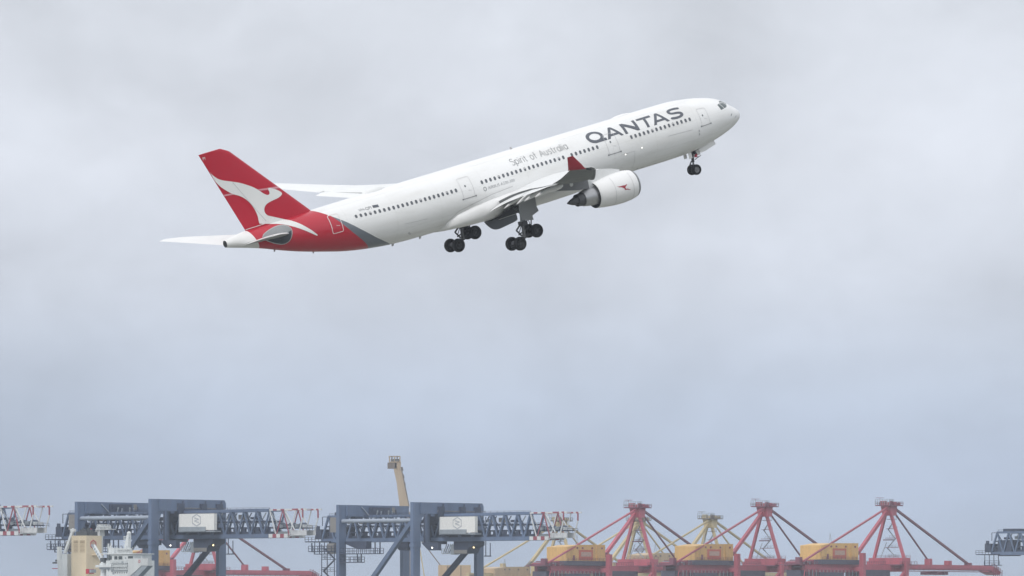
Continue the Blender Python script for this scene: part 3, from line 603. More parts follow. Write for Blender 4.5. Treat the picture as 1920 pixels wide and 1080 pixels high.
# landing gear -------------------------------------------------------
def wheel(cx_, cy_, cz_, r, w, parent, rim):
    b = MB(); h = w / 2
    b.lathe([(-h * .6, r * .55), (-h * .95, r * .62), (-h, r * .80), (-h * .82, r * .94), (-h * .4, r), (h * .4, r), (h * .82, r * .94), (h, r * .80), (h * .95, r * .62), (h * .6, r * .55)], (cx_, cy_, cz_), axis='y', n=40)
    wh = [(-h * .60, r * .56), (-h * .52, r * .48), (-h * .25, r * .40), (-h * .3, r * .2), (-h * .55, r * .18), (-h * .55, .01)]
    b.lathe(wh, (cx_, cy_, cz_), axis='y', n=32, mi=1); b.lathe([(-t_, r_) for t_, r_ in wh], (cx_, cy_, cz_), axis='y', n=32, mi=1)
    return b.build('wheel', [M['tyre'], rim], parent, smooth=35)
def main_gear(s):
    y = 5.34 * s; b = MB(); bc = Vector((32.12, y, -5.12))
    b.tube((31.55, y, -1.6), (31.9, y, -3.7), .28, .27, 16); b.tube((31.9, y, -3.7), bc, .19, .19, 16, 1); b.box(31.6, 32.25, y - .36, y + .36, -4.0, -3.55, 2); b.tube((31.55, y - .3, -3.9), (31.9, y - .5, -4.9), .07, None, 8, 2); b.tube((32.3, y + .3, -3.9), (32.5, y + .55, -4.95), .07, None, 8, 2); b.bar((31.3, y, -4.3), (32.7, y, -4.75), .10, .10, 2)
    b.bar(bc + Vector((1.15, 0, -.385)), bc + Vector((-1.15, 0, .385)), .26, .3, 2)
    for dx, dz in ((1.12, -.37), (-1.12, .37)): b.tube(bc + Vector((dx, -.85, dz)), bc + Vector((dx, .85, dz)), .12, None, 12, 2); b.tube(bc + Vector((dx, -.44, dz)), bc + Vector((dx, .44, dz)), .30, None, 16, 2)
    # torsion links behind, retraction links in front, side stay
    b.bar((32.1, y, -3.7), (32.85, y, -4.25), .18, .10, 2); b.bar((32.85, y, -4.25), (32.35, y, -4.95), .18, .10, 2); b.bar((32.25, y + .15, -3.9), (32.75, y + .15, -4.6), .06, .06, 2)
    b.bar((31.75, y, -3.2), (30.85, y, -3.55), .12, .10, 2); b.bar((30.85, y, -3.55), (31.15, y, -4.6), .10, .08, 2); b.bar((31.0, y, -3.35), (31.75, y, -3.95), .06, .06, 2); b.bar((31.3, y + .1, -3.3), (31.2, y + .1, -4.2), .05, .05, 2)
    b.bar((31.75, y, -3.0), (31.3, y - s * 2.4, -2.0), .16, .16, 0); b.bar((31.7, y, -2.6), (29.9, y, -1.6), .16, .16, 0)
    b.tube((31.62, y + s * .28, -2.2), (32.0, y + s * .22, -4.4), .045, None, 8, 2); b.tube((31.5, y - s * .26, -2.2), (31.95, y - s * .22, -4.6), .04, None, 8, 2)
    g_ = b.build('main_landing_gear', [M['strut'], M['rim'], M['darkstrut']], jet, smooth=40)
    for dx, dz in ((1.12, -.37), (-1.12, .37)):
        for dy in (-.70, .70): wheel(bc.x + dx, bc.y + dy, bc.z + dz, .68, .50, g_, M['darkrim'])
    # door carried by the leg
    q = [(32.36, -1.45), (30.31, -1.5), (30.40, -2.45), (30.30, -2.93), (31.16, -3.20), (31.12, -3.62), (31.45, -3.58), (32.40, -3.32), (32.52, -2.6)]
    if s < 0: q = [(32.0, -2.6), (30.2, -2.4), (30.2, -3.95), (30.9, -4.30), (31.4, -4.10), (31.9, -3.3)]
    b = MB(); b.prism([(x, y + s * .62 + s * (-1.55 - z) * .06, z) for x, z in q], (0, s * .05, 0)); b.build('gear_leg_door', M['door'], g_)
    # open inner door hanging from the keel
    q = chaikin([(33.65, -3.0), (33.40, -3.55), (32.95, -4.05), (32.4, -4.22), (31.7, -4.16), (29.9, -3.95), (29.72, -3.75), (29.72, -3.0)], 1) if s > 0 else [(33.5, -3.21), (33.5, -3.24), (29.8, -3.24), (29.8, -3.21)]
    b = MB(); b.prism([(x, s * (1.15 + (-3.0 - z) * .22), z) for x, z in q], (0, s * .07, 0)); d_ = b.build('gear_bay_door', M['bellydoor'], jet)
    b = MB(); b.tube((32.1, s * 1.62, -3.28), (30.0, s * 1.62, -3.22), .025, None, 8); b.build('door_rod', M['white'], d_)
    # dark open bay in the wing root and belly
    q = [(33.35, 1.3, -3.19), (32.95, 2.6, -3.06), (32.2, 3.15, -2.35), (31.75, 5.6, -1.98), (30.0, 5.6, -1.75), (29.9, 3.2, -2.35), (29.8, 2.6, -3.06), (29.75, 1.3, -3.19)]
    b = MB(); vs = [(x, s * yy, z) for x, yy, z in q]; b.add(vs, [(0, 1, 6, 7), (1, 2, 5, 6), (2, 3, 4, 5)])
    b.build('gear_bay', M['bay'], jet)
    return g_
main_gear(1); main_gear(-1)
b = MB(); zn_ = -4.52
b.tube((6.55, 0, -2.3), (6.68, 0, -3.75), .17, .15, 14); b.tube((6.68, 0, -3.75), (6.75, 0, zn_), .10, None, 14, 1); b.tube((6.75, -.42, zn_), (6.75, .42, zn_), .10, None, 12)
b.bar((6.6, 0, -2.9), (5.0, 0, -2.35), .12, .12); b.bar((6.85, 0, -3.6), (7.15, 0, -3.95), .14, .07); b.bar((7.15, 0, -3.95), (6.85, 0, -4.4), .14, .07); b.bar((6.5, .15, -3.55), (6.0, .15, -3.35), .07, .07, 1)
b.bar((6.15, .2, -3.42), (5.72, .2, -3.30), .10, .05, 1); b.box(6.1, 6.45, -.30, .30, -3.0, -2.75, 0)
ng = b.build('nose_landing_gear', [M['darkstrut'], M['strut']], jet, smooth=40)
for dy in (-.37, .37): wheel(6.75, dy, zn_, .535, .40, ng, M['rim'])
b = MB(); b.box(6.22, 6.52, .16, .30, -3.32, -3.12); b.box(6.15, 6.4, .16, .28, -3.15, -3.0); b.build('taxi_light_housing', M['redflag'], ng)
for s in (1, -1):
    b = MB(); b.prism([(6.12, s * .55, -2.60), (4.05, s * .55, -2.18), (3.96, s * .62, -2.58), (5.35, s * .64, -2.92), (5.95, s * .62, -2.98)], (0, s * .05, 0)); b.build('nose_gear_door', M['white'], jet)
    b = MB(); b.prism([(7.35, s * .42, -2.70), (6.98, s * .42, -2.66), (6.98, s * .44, -3.28), (7.35, s * .44, -3.28)], (0, s * .04, 0)); b.build('nose_gear_door', M['white'], jet)
    b = MB(); b.prism([(6.35, s * .30, -2.7), (5.85, s * .30, -2.6), (5.85, s * .34, -3.18), (6.15, s * .34, -3.2)], (0, s * .04, 0)); b.build('nose_gear_door', M['white'], jet)
b = MB(); b.add([(6.9, -.4, -2.735), (6.9, .4, -2.735), (4.0, .4, -2.285), (4.0, -.4, -2.285)], [(0, 1, 2, 3)]); b.build('gear_bay', M['bay'], jet)

# ------------------------------------------------------------------ low profile blue quay cranes
# local axes: x along the boom towards the water, y along the quay, z up
def rail(mb, pts, h=1.1, mi=0, step=2.0, t=.10):
    for a, c in zip(pts, pts[1:]):
        a, c = Vector(a), Vector(c); n_ = max(1, int((c - a).length / step))
        for k in range(n_ + 1):
            p_ = a + (c - a) * k / n_; mb.bar(p_, p_ + Vector((0, 0, h)), t, t, mi)
        for f_ in (1, .5): mb.bar(a + Vector((0, 0, h * f_)), c + Vector((0, 0, h * f_)), t, t, mi)
def low_crane(label):
    root = thing('quay_crane', label, 'crane', group='blue quay cranes')
    BL = [M['blue'], M['darkblue'], M['paleblue'], M['cwhite'], M['cgrey'], M['tan']]
    for u in (-15, 15):
        for v in (-15, 15):
            b = MB(); top = 49.1 if u > 0 else 48.6; b.box(u - .62, u + .62, v - 1.6, v + 1.6, 1.6, top if v < 0 else top - 3.6)
            for z in (14, 26, 37.0): b.box(u - .72, u + .72, v - 1.70, v + 1.70, z, z + .35)
            if v < 0 and u > 0: b.box(u - .80, u + .80, v - 1.75, v + 1.75, 35.4, 36.4)
            lg = b.build('leg', BL, root)
            b = MB()
            for k in (-3.6, 0, 3.6): b.box(u - .8, u + .8, v + k - 1.3, v + k + 1.3, .75, 1.6); b.lathe([(-.3, .65), (.3, .65)], (u, v + k, .66), axis='x', n=16, close=True)
            b.build('bogie', M['darkblue'], lg)
    for u, top, nm in ((-15, 48.6, 0), (15, 49.1, 1)):
        b = MB(); v1 = 15.2 if u > 0 else 15.5
        b.prism([(u - 1.2, -13.4, top - 3.5), (u - 1.2, v1, top - 3.5), (u - 1.2, v1 + (.7 if u > 0 else 0), top - 2.5), (u - 1.2, v1 + (.7 if u > 0 else 0), top - 1.0), (u - 1.2, v1, top), (u - 1.2, -13.4, top)], (2.4, 0, 0))
        b.prism([(u - .6, -13.4, top - 3.5), (u - .6, -13.4, top - 7.0), (u - .6, -12.2, top - 4.4), (u - .6, -10.6, top - 3.5)], (1.2, 0, 0))
        if u > 0:
            for v in (-4.6, 5.4, 12.6):
                b.box(u + 1.2, u + 1.9, v - 1.3, v + 1.3, top - 4.2, top - 1.2, 1); b.bar((u + 1.6, v, top - 3), (u + 1.6, v + 1.0, top - .4), .3, .3, 1)
            b.box(u + 1.2, u + 1.45, -6, 15.2, top - 2.75, top - 2.45, 5); b.box(u + 1.2, u + 2.0, -6, 15.2, top - 3.6, top - 3.2, 1)
            rail(b, [(u + 1.4, v1 + 1.2, top - 3.6), (u - 1.6, v1 + 1.6, top - 3.6)], 1.3, 1); b.box(u - 1.5, u + 1.5, v1, v1 + 2.2, top - 3.8, top - 3.6, 1)
            for v in (-3.6, 4.6, 13.5): b.box(u - .9, u + .9, v - 1.1, v + 1.1, top - 5.2, top - 3.5, 1)
        else:
            b.box(u + 1.2, u + 2.2, -3.4, 5.6, top - 3.7, top - .55, 1); b.box(u + 1.6, u + 2.6, 5.6, 12, top - 3.4, top - 2.5, 1); b.box(u + 1.2, u + 1.5, 7.5, 8.6, top - 2.2, top - .5, 5)
            for k in range(7): b.bar((u + 2.2, -3 + k * 1.9, top - 3.3), (u + 2.4, -2.3 + k * 1.7, top - 1.2 - .3 * (k % 3)), .35, .35, (1, 4, 2)[k % 3])
            b.bar((u + 1.4, -7, top - .6), (u + 1.5, -3.6, top - 3.2), .3, .3, 2); b.box(u - 1, u + 1, -9.6, -6, top - 5.2, top - 3.5, 1)
        b.build('portal_beam', BL, root)
    b = MB(); b.tube((-14.4, -15, 43.6), (14.4, -15, 43.6), .62, None, 16, 2)
    for k in range(14): b.box(-13 + k * 2, -12.4 + k * 2, -15.2, -14.8, 44.2, 44.5, 1)
    rail(b, [(-6, -14.6, 44.3), (14, -14.6, 44.3)], 1.0, 1, 1.6); b.build('tie_tube', BL, root, smooth=40)
    for v, m_ in ((-15, 0), (15, 1)):
        b = MB(); b.bar((13.6, v, 43.0 if v < 0 else 37.6), (-14.4, v, 12.6), 1.25, 1.5, m_, up=(0, 1, 0)); b.build('diagonal_brace', BL, root)
    b = MB()
    for v in (-15, 15): b.bar((-14.4, v, 8.5), (14.4, v, 8.5), 1.4, 1.8)
    for u in (-15, 15): b.bar((u, -13.4, 5), (u, 13.4, 5), 1.4, 2.2)
    b.build('sill_beam', BL, root)
    # stairs and landings round the landside leg
    b = MB()
    for k in range(9):
        z = 3 + k * 3.6; b.box(-21.0, -15.7, -17.2, -14.6, z, z + .15, 1); s_ = 1 if k % 2 else -1
        b.bar((-18.4 - 2.2 * s_, -16.6, z + .2), (-18.4 + 2.2 * s_, -16.6, z + 3.6), .7, .18, 1); rail(b, [(-21.0, -17.2, z + .1), (-15.8, -17.2, z + .1)], 1.1, 1, 1.3); rail(b, [(-21.0, -17.2, z), (-21.0, -14.6, z)], 1.1, 1, 1.3)
    for x_, y_ in ((-21.0, -17.2), (-15.8, -17.2), (-21.0, -14.6)): b.bar((x_, y_, 0), (x_, y_, 36.5), .2, .2, 1)
    b.build('stair_tower', BL, root)
    b = MB()
    for x0, x1, z in ((-27.0, -15.7, 34.2), (-14.2, 1.2, 33.4), (-14.2, -6.5, 30.8)):
        b.box(x0, x1, -16.6, -13.8, z, z + .25, 1); rail(b, [(x0, -16.6, z + .2), (x1, -16.6, z + .2)], 1.6, 1, 1.7, .14); rail(b, [(x0, -13.8, z + .2), (x1, -13.8, z + .2)], 1.6, 1, 1.7, .14)
    for x_, z0, z1 in ((1.0, 33.4, 37), (-1.0, 33.4, 37), (-6.6, 30.8, 33.6), (-8.2, 30.8, 33.6), (-26.8, 34.2, 37), (-23.6, 34.2, 37)): b.bar((x_, -15.2, z0), (x_, -15.2, z1), .3, .3, 1)
    b.box(-19.6, -16.4, -16.2, -13.4, 33.6, 36.8, 5); b.box(-19.2, -16.0, -15.4, -12.8, 40.2, 44.8, 5)
    b.prism([(-14.2, -14, 36.6), (-14.2, -14, 37.4), (-5.6, -14, 37.4), (-5.6, -14, 35.0), (-9.0, -14, 34.9)], (0, 2.4, 0), 1)
    b.build('platform', BL, root)
    b = MB()
    b.prism([(15.7, -13, 36.8), (22.4, -13, 36.8), (22.4, -13, 34.4), (18.6, -13, 34.4), (16.6, -13, 36.0)], (0, 1.6, 0), 1); b.build('lamp_bracket', BL, root); b = MB(); b.tube((12.5, -6.2, 36.5), (12.5, -6.2, 46), .7, None, 14, 0)
    b.box(10.2, 11.6, -5.5, 4, 36.5, 45.8, 1); b.box(16.2, 18.6, -4.5, 3, 38.8, 44.2, 1); b.build('boom_guide', BL, root, smooth=40); b = MB(); b.bar((15.8, 17.4, 45), (15.8, 17.4, 33), .2, .2, 1); b.bar((16.6, 18.6, 37), (16.6, 18.6, 33), .2, .2, 1); b.box(15.4, 16.9, 17.0, 18.8, 32.8, 33.1, 1)
    b.build('access_ladder', BL, root)
    # the boom: two lattice trusses with a trolley girder between them
    U0, U1, UT = -33.0, 51.0, 64.9; ZB, ZT = 37.9, 45.3
    def zt(u): return ZT + max(0, u - 15) * .0075
    bm_ = MB()
    def lattice(mb, u0, u1, mis, bot_to=None, th=1.0):
        n_ = max(1, round((u1 - u0) / 5.1)); st = (u1 - u0) / n_
        for v in (-3.4, 3.4):
            seg = n_ if len(mis) == 1 else int((u1 - u0) / 1.5)
            for k in range(seg):
                a, c = u0 + (u1 - u0) * k / seg, u0 + (u1 - u0) * (k + 1) / seg; m_ = mis[k % len(mis)]
                mb.bar((a, v, zt(a)), (c, v, zt(c)), .75 * th, .75 * th, m_)
                if bot_to is None or c <= bot_to: mb.bar((a, v, ZB), (c, v, ZB), .85, 1.15, m_)
            for k in range(n_):
                a = u0 + st * k; m_ = mis[k % len(mis)]; m2 = mis[(k + 1) % len(mis)]
                mb.bar((a, v, zt(a)), (a + st * .5, v, ZB), .46 * th, .46 * th, m_); mb.bar((a + st * .5, v, ZB), (a + st, v, zt(a + st)), .40 * th, .46 * th, m2)
        for k in range(n_ + 1):
            a = u0 + st * k; mb.bar((a, -3.4, zt(a)), (a, 3.4, zt(a)), .35 * th, .35 * th, mis[0])
            if k < n_:
                mb.bar((a, -3.4, zt(a)), (a + st, 3.4, zt(a + st)), .26, .26, mis[-1]); mb.bar((a + st * .5, -3.4, ZB), (a + st * .5, 3.4, ZB), .4, .4, mis[0])
                mb.bar((a, -3.4, zt(a)), (a, 3.4, ZB), .22, .22, mis[0])
    lattice(bm_, U0 + 2.6, U1, [0])
    for v in (-3.4, 3.4): bm_.bar((U0, v, ZB), (U0 + 2.6, v, zt(U0)), .55, .55, 0); bm_.bar((U0, v, ZB), (U0 + 2.6, v, ZB), .85, 1.1, 0)
    # inner girder with openings, walkways, cable chain
    for v in (-2.0, 2.0):
        bm_.box(U0, U1, v - .2, v + .2, 38.5, 39.25, 1); bm_.box(U0, U1, v - .2, v + .2, 40.15, 40.55, 1); bm_.box(U0, U1, v - .15, v + .15, 42.0, 42.4, 1)
        u = U0; k = 0
        while u < U1 - 1.2:
            w_ = (1.2, 2.0, .7, 1.5, .9)[k % 5]; bm_.box(u, u + w_, v - .25, v + .25, 38.5, 40.6, 1); u += w_ + (1.9, 2.4, 1.2)[k % 3]; k += 1
    bm_.box(U0, U1, 2.4, 3.2, 41.9, 42.15, 4); rail(bm_, [(U0, 4.0, 41.6), (U1, 4.0, 41.6)], 1.1, 1, 2.2); rail(bm_, [(U0 + 3, -3.4, 45.6), (U1, -3.4, 45.6)], .7, 1, 2.6, .07)
    for k in range(26): bm_.bar((U0 + 3 + k * 2.9, 3.0, 43), (U0 + 4.4 + k * 2.9, 3.0, 44.9), .25, .25, (1, 4, 1)[k % 3])
    for k in range(16): x_ = U0 + 4 + k * 4.7; bm_.box(x_, x_ + 1.6, -1.4, 1.2, 42.9, 43.6 + .35 * (k % 3), (1, 4, 5, 1)[k % 4])
    boom = bm_.build('boom_truss', BL, root)
    b = MB(); b.box(U0 - 3.4, U0 - .8, -2.8, 2.2, 38.4, 41.4, 1); b.box(U0 - 2.6, U0 - 1.4, -3.2, -2.8, 41.4, 42.4, 1); b.box(U0 - 6.0, U0 + 4, -4.6, 3.6, 37.4, 37.7, 1); rail(b, [(U0 - 6.0, -4.6, 37.7), (U0 + 1, -4.6, 37.7)], 1.3, 1, 1.4, .12)
    b.box(U0 - 2.6, U0 + 4, -4.2, -2.6, 33.6, 33.85, 1); rail(b, [(U0 - 2.6, -4.2, 33.8), (U0 + 4, -4.2, 33.8)], 1.5, 1, 1.8, .15)
    for k in range(4): b.bar((U0 - 2.4 + 2 * k, -4.1, 33.7), (U0 - 2.4 + 2 * k, -4.1, 37.5), .2, .2, 1)
    b.box(U0 + 2.5, U0 + 8.5, -3.0, 2.5, 37.0, 42.6, 1); b.bar((U0 + .5, -3.8, 42.4), (U0 + .5, -3.8, 45.2), .18, .18, 1); b.bar((U0 + .5, -3.8, 45.2), (U0 + 4, -3.8, 45.2), .18, .18, 1); b.box(U0 + 5, U0 + 11, -3.2, 2.4, 45.6, 46.6, 1)
    b.build('boom_heel', BL, boom)
    b = MB(); lattice(b, U1, UT - 3.4, [1, 0, 1, 0, 1], bot_to=U1 + 8, th=.62); 
    for v in (-3.4, 3.4):
        for k in range(4): a = UT - 3.4 + k; b.bar((a, v, zt(a)), (a + 1, v, zt(a)), .47, .47, k % 2)
        b.bar((UT - .8, v, zt(UT)), (UT - .8, v, 43.2), .34, .34, 0); b.bar((UT - .8, v, 43.2), (UT - 2.2, v, ZB + 1.0), .3, .3, 1); b.bar((UT - 4.0, v, 39.6), (UT - 8.0, v, zt(UT)), .28, .28, 1)
    b.build('boom_tip', [M['tipred'], M['tipwhite']], boom)
    b = MB(); b.box(U1 + 7, UT - .6, -2.2, -1.8, 38.0, 39.5, 0); b.box(U1 + 7, UT - .6, 1.8, 2.2, 38.0, 39.5, 0); b.box(U1 - .5, U1 + 7, -.4, .4, 38.4, 39.2, 2); b.box(U1, UT - 1, -1.6, 1.6, 40.0, 40.3, 1)
    for k in range(8): x_ = U1 + 1 + k * 1.5; b.box(x_, x_ + 1.0, -1.8, 1.6, 40.3, 40.9 + .5 * ((k * 7) % 3) * .5, (1, 2, 1, 0)[k % 4])
    rail(b, [(U1, -2.4, 40.2), (UT, -2.4, 40.2)], 1.1, 2, 1.6, .08); rail(b, [(UT, -2.4, 39.6), (UT, 2.4, 39.6)], 1.2, 1, 2.4)
    for k in range(3): b.tube((UT - 12 + k * 4.2, -1, 41), (UT - 12 + k * 4.2, 1, 41), .8, None, 14, 1)
    b.build('boom_end_girder', [M['tipwhite'], M['darkblue'], M['cgrey']], boom)
    # white machinery house with its mark, on the near side of the boom
    b = MB(); b.box(17.9, 31.9, -6.8, -5.5, 39.8, 44.7, 0); b.box(17.9, 28.6, -7.05, -6.8, 39.4, 40.8, 1); b.box(17.5, 32.1, -6.75, -4, 39.2, 39.6, 1); b.box(16.4, 30.0, -5.5, -3.9, 40, 44.6, 1)
    c0 = Vector((24.9, -6.83, 42.75)); hx = [c0 + Vector((1.9 * math.cos(R(60 * k + 30)), 0, 1.75 * math.sin(R(60 * k + 30)))) for k in range(6)]
    for k in range(6): b.bar(hx[k], hx[(k + 1) % 6], .06, .36, 2, up=(0, 0, 1))
    b.bar(c0 + Vector((-.9, 0, .7)), c0 + Vector((.9, 0, .25)), .06, .34, 2); b.bar(c0 + Vector((.9, 0, .25)), c0 + Vector((-.9, 0, -.2)), .06, .26, 2); b.bar(c0 + Vector((-.9, 0, -.2)), c0 + Vector((.9, 0, -.7)), .06, .34, 2)
    b.build('machinery_house', [M['cwhite'], M['cgrey'], M['csign']], boom)
    # trolley with the driver's cab
    b = MB(); b.prism([(20.2, -3, 37.2), (28.0, -3, 37.2), (28.0, -3, 36), (26.2, -3, 35.2), (25.4, -3, 33.6), (20.8, -3, 33.4), (20.2, -3, 35)], (0, 5.4, 0), 4 if False else 1); b.box(18.8, 20.2, -2.8, -.6, 33.2, 36.2, 4); b.box(20.4, 25.6, -3.2, -3.0, 33.5, 34.6, 5)
    for k in range(5): b.bar((15.6 + k * .8, -2.4, 33.6 + .2 * (k % 2)), (15.9 + k * .8, -1.2, 36.4), .22, .22, (4, 1)[k % 2])
    rail(b, [(15.2, -2.8, 33.6), (19, -2.8, 33.6)], 1.4, 4, .9, .12); b.box(15.2, 19, -2.8, -.8, 33.4, 33.6, 4)
    b.build('trolley', BL, boom)
    b = MB(); b.box(-3.5, 1.8, -3, 3, 35.6, 37.2, 1); b.prism([(-3.2, -2.6, 35.6), (1.4, -2.6, 35.6), (.2, -2.6, 34.6), (-2.2, -2.6, 34.7)], (0, 5, 0), 1); b.build('rope_carriage', BL, boom)
    for x_, z_, m_ in ((20.5, 35.2, M['lampglow']), (28.7, 35.3, M['yellowlamp'])):
        b = MB(); b.lathe([(-.3, .08), (-.18, .22), (0, .25), (.02, .02)], (x_, -13.4 if x_ < 22 else -3.5, z_), axis='y', n=14); b.build('flood_lamp', m_, boom)
    return root, boom
YAW = R(-40); D3 = 2460.0
def place_low(root, px, D):
    q = at(px, 540, D); root.location = (q.x, D, 0); root.rotation_euler = (0, 0, YAW)
c3, boom3 = low_crane('blue lattice crane near the centre with the tan raised boom rising behind it'); place_low(c3, 769, D3)
for px, D, slide, lab in ((283, 2405, 0, 'blue lattice crane standing directly behind the ship with the cream funnel'), (-219, 2352, 0, 'blue crane cut off at the left edge, only its red and white boom tip showing'),
                          (2101, 2800, -21, 'blue crane at the right edge, only the grey heel of its lattice boom in view')):
    c = copy_tree(c3); c['label'] = lab; place_low(c, px, D)
    if slide:
        for ch in c.children:
            if ch.name.startswith('boom_truss'): ch.location.x = slide

# ------------------------------------------------------------------ A-frame ship to shore cranes: red with orange houses, yellow ones behind
def aframe_crane(label, group, m_main, m_dark, m_house, m_sign, m_stay, clutter=True, hsize=1.0):
    root = thing('container_crane', label, 'crane', group=group)
    MT = [m_main, m_dark, m_house, m_sign, m_stay, M['cgrey'], M['housedark'], M['housepale']]
    FLIP[0] = True
    # portal legs and sills (below the frame)
    for u in (-31, -1):
        for v in (-8.5, 8.5):
            b = MB(); b.box(u - 1.0, u + 1.0, v - .9, v + .9, 1.2, 41.5 if u < -10 else 38.5); b.box(u - 1.4, u + 1.4, v - 4, v + 4, .4, 1.4, 1); b.build('leg', MT, root)
    b = MB()
    for v in (-8.5, 8.5): b.bar((-30, v, 12), (-2, v, 12), 1.2, 1.6); b.bar((-30, v, 13), (-2, v, 34), 1.0, 1.0)
    for u in (-31, -1): b.bar((u, -7.6, 13), (u, 7.6, 13), 1.2, 1.8); b.bar((u, -7.6, 35.2), (u, 7.6, 35.2), 1.2, 1.6)
    b.build('portal_frame', MT, root)
    # main girder and the boom over the water
    b = MB()
    for v in (-3.2, 3.2): b.box(-64, 1, v - .7, v + .7, 34.6, 37.0)
    for k in range(14): b.bar((-63 + k * 4.6, -3.2, 36), (-63 + k * 4.6, 3.2, 36), .6, .6, 1)
    b.box(-64, -28, 4.0, 4.4, 34.0, 35.6, 0)
    if clutter:
        for k in range(30): x_ = -64 + k * 1.25; b.bar((x_, 5.0, 30.5), (x_, 5.0, 34.8), .22, .22, (1, 5)[k % 2])
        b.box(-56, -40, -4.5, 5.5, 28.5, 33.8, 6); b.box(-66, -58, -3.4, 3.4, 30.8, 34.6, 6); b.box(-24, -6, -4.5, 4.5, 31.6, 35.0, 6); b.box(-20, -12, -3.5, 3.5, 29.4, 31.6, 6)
        b.box(-68.5, -64, -5, 5, 36.6, 36.9, 1); rail(b, [(-68.5, 5, 36.8), (-57, 5, 36.8)], 1.4, 1, 1.4, .16); rail(b, [(-28, 5.2, 37.2), (-10, 5.2, 37.2)], 1.2, 1, 1.6, .14)
        for k in range(9): x_ = -68 + k * 1.2; b.box(x_, x_ + .8, -3, 4.6, 36.9, 37.6 + .7 * ((k * 5) % 4) / 2, (1, 0, 5)[k % 3])
        b.box(-69.2, -67.2, 3, 5, 36.9, 39.6, 1)
        for k in range(6): b.bar((-66 + k * 1.6, 4.5, 29), (-64.8 + k * 1.6, 4.5, 35), .3, .3, (0, 1)[k % 2])
    b.build('girder', MT, root)
    b = MB()
    for v in (-2.4, 2.4): b.box(1.2, 69, v - .6, v + .6, 35.6, 37.4); b.box(1.2, 69, v - .7, v + .7, 35.3, 35.6, 1)
    for k in range(12): b.bar((4 + k * 5.6, -2.4, 35.8), (4 + k * 5.6, 2.4, 35.8), .5, .5, 1)
    b.box(1.2, 69, 3.0, 3.8, 34.6, 34.9, 1); rail(b, [(1.2, 3.8, 34.9), (69, 3.8, 34.9)], 1.1, 1, 3.4, .10)
    b.prism([(69, -3, 34.8), (69, -3, 37.2), (72, -3, 36.6), (76, -3, 34.6), (74, -3, 33.6)], (0, 6, 0), 0); rail(b, [(69, 3, 36.8), (75, 3, 34.9)], 1.3, 1, 1.6, .14)
    for k in range(5): b.bar((70 + k * 1.5, 3.2, 33.2), (71 + k * 1.3, 3.2, 38 - .6 * k), .25, .25, 1)
    for x_, h_ in ((27.5, 2.4), (41.5, 1.7), (56, 1.0)): b.box(x_ - 1.0, x_ + 1.0, -1.0, 1.4, 37.4, 37.4 + h_, (0, 0, 1)[0 if h_ > 2 else 1 if h_ > 1.5 else 2])
    b.box(26, 30.5, -2.6, 2.6, 33.4, 34.6, 1); b.box(35, 38, -2.6, 2.6, 33.4, 34.6, 1)
    b.build('boom', MT, root)
    # A-frame
    b = MB()
    for v in (-7.2, 7.2):
        b.bar((-.6, v * .10, 59.0), (0, v, 39.6), 1.05, 1.05, 0, up=(0, 1, 0))
    b.bar((-.4, -2.4, 47), (-.4, 2.4, 47), .4, .4, 1)
    b.box(-2.6, 3.2, -8.0, 8.0, 37.6, 39.9, 0); b.box(-5, 7, -8.6, 8.6, 36.9, 37.3, 1); b.box(-3.4, 5, -7.4, 7.4, 37.3, 37.6, 0); rail(b, [(-5, 8.6, 37.3), (7, 8.6, 37.3)], 1.2, 1, 2, .12); rail(b, [(3.2, 8, 39.9), (3.2, -8, 39.9)], 1.0, 1, 2, .10)
    for v in (-5.0, 5.0): b.box(4.6, 6.0, v - .8, v + .8, 37.3, 38.8, 1)
    b.build('apex_frame', MT, root)
    b = MB(); b.bar((-.8, 0, 58.8), (-21.5, 0, 42.0), 1.25, 1.25, 0, up=(0, 1, 0)); b.bar((-21.5, 0, 42), (-29.5, 0, 37.1), 1.25, 1.25, 1, up=(0, 1, 0)); b.build('back_leg', MT, root)
    b = MB(); b.prism([(-2.4, -2.4, 60.6), (2.6, -2.4, 60.6), (1.4, -2.0, 56.6), (-1.6, -2.0, 56.6)], (0, 4.6, 0), 0); b.box(-4.4, 4.6, -3.6, 3.6, 60.4, 60.8, 1)
    for v in (-1.6, 1.6): b.tube((-.8, v - .5, 61.4), (-.8, v + .5, 61.4), 1.0, None, 16, 1); b.tube((1.8, v - .5, 61.0), (1.8, v + .5, 61.0), .9, None, 16, 0)
    b.box(.5, 4.4, -2.4, 2.4, 60.8, 61.7, 0); rail(b, [(-4.4, 3.6, 60.8), (4.6, 3.6, 60.8)], 1.2, 1, 1.5, .16); rail(b, [(-4.4, -3.6, 60.8), (4.6, -3.6, 60.8)], 1.2, 1, 1.5, .16); rail(b, [(4.6, -3.6, 60.8), (4.6, 3.6, 60.8)], 1.2, 1, 1.5, .16)
    b.box(-4.2, -3.0, -1.4, 1.0, 60.8, 62.4, 0); rail(b, [(-4.6, 3.4, 60.8), (-4.6, -3.4, 60.8)], 2.2, 5, 1.1, .14); rail(b, [(-4.6, 3.4, 61.8), (-1.6, 3.4, 61.8)], 1.2, 5, 1.0, .14); b.bar((-4.8, -3, 63.6), (-2.2, -1, 63.6), .18, .18, 1); b.bar((-3.4, -2, 60.8), (-3.4, -2, 63.6), .15, .15, 1)
    b.build('apex_head', MT, root)
    # stays
    b = MB(); b.bar((-2.2, 1.6, 60.2), (-68.0, 5.9, 38.0), .62, .75, 0, up=(0, 1, 0)); b.build('back_stay', MT, root)
    b = MB(); b.bar((1.6, 0, 59.6), (27.5, 0, 39.2), .46, .60, 4, up=(0, 1, 0)); b.build('fore_stay', MT, root)
    b = MB(); b.bar((2.2, 0, 60.2), (56.0, 0, 38.0), .75, .95, 4, up=(0, 1, 0)); b.build('fore_stay', MT, root)
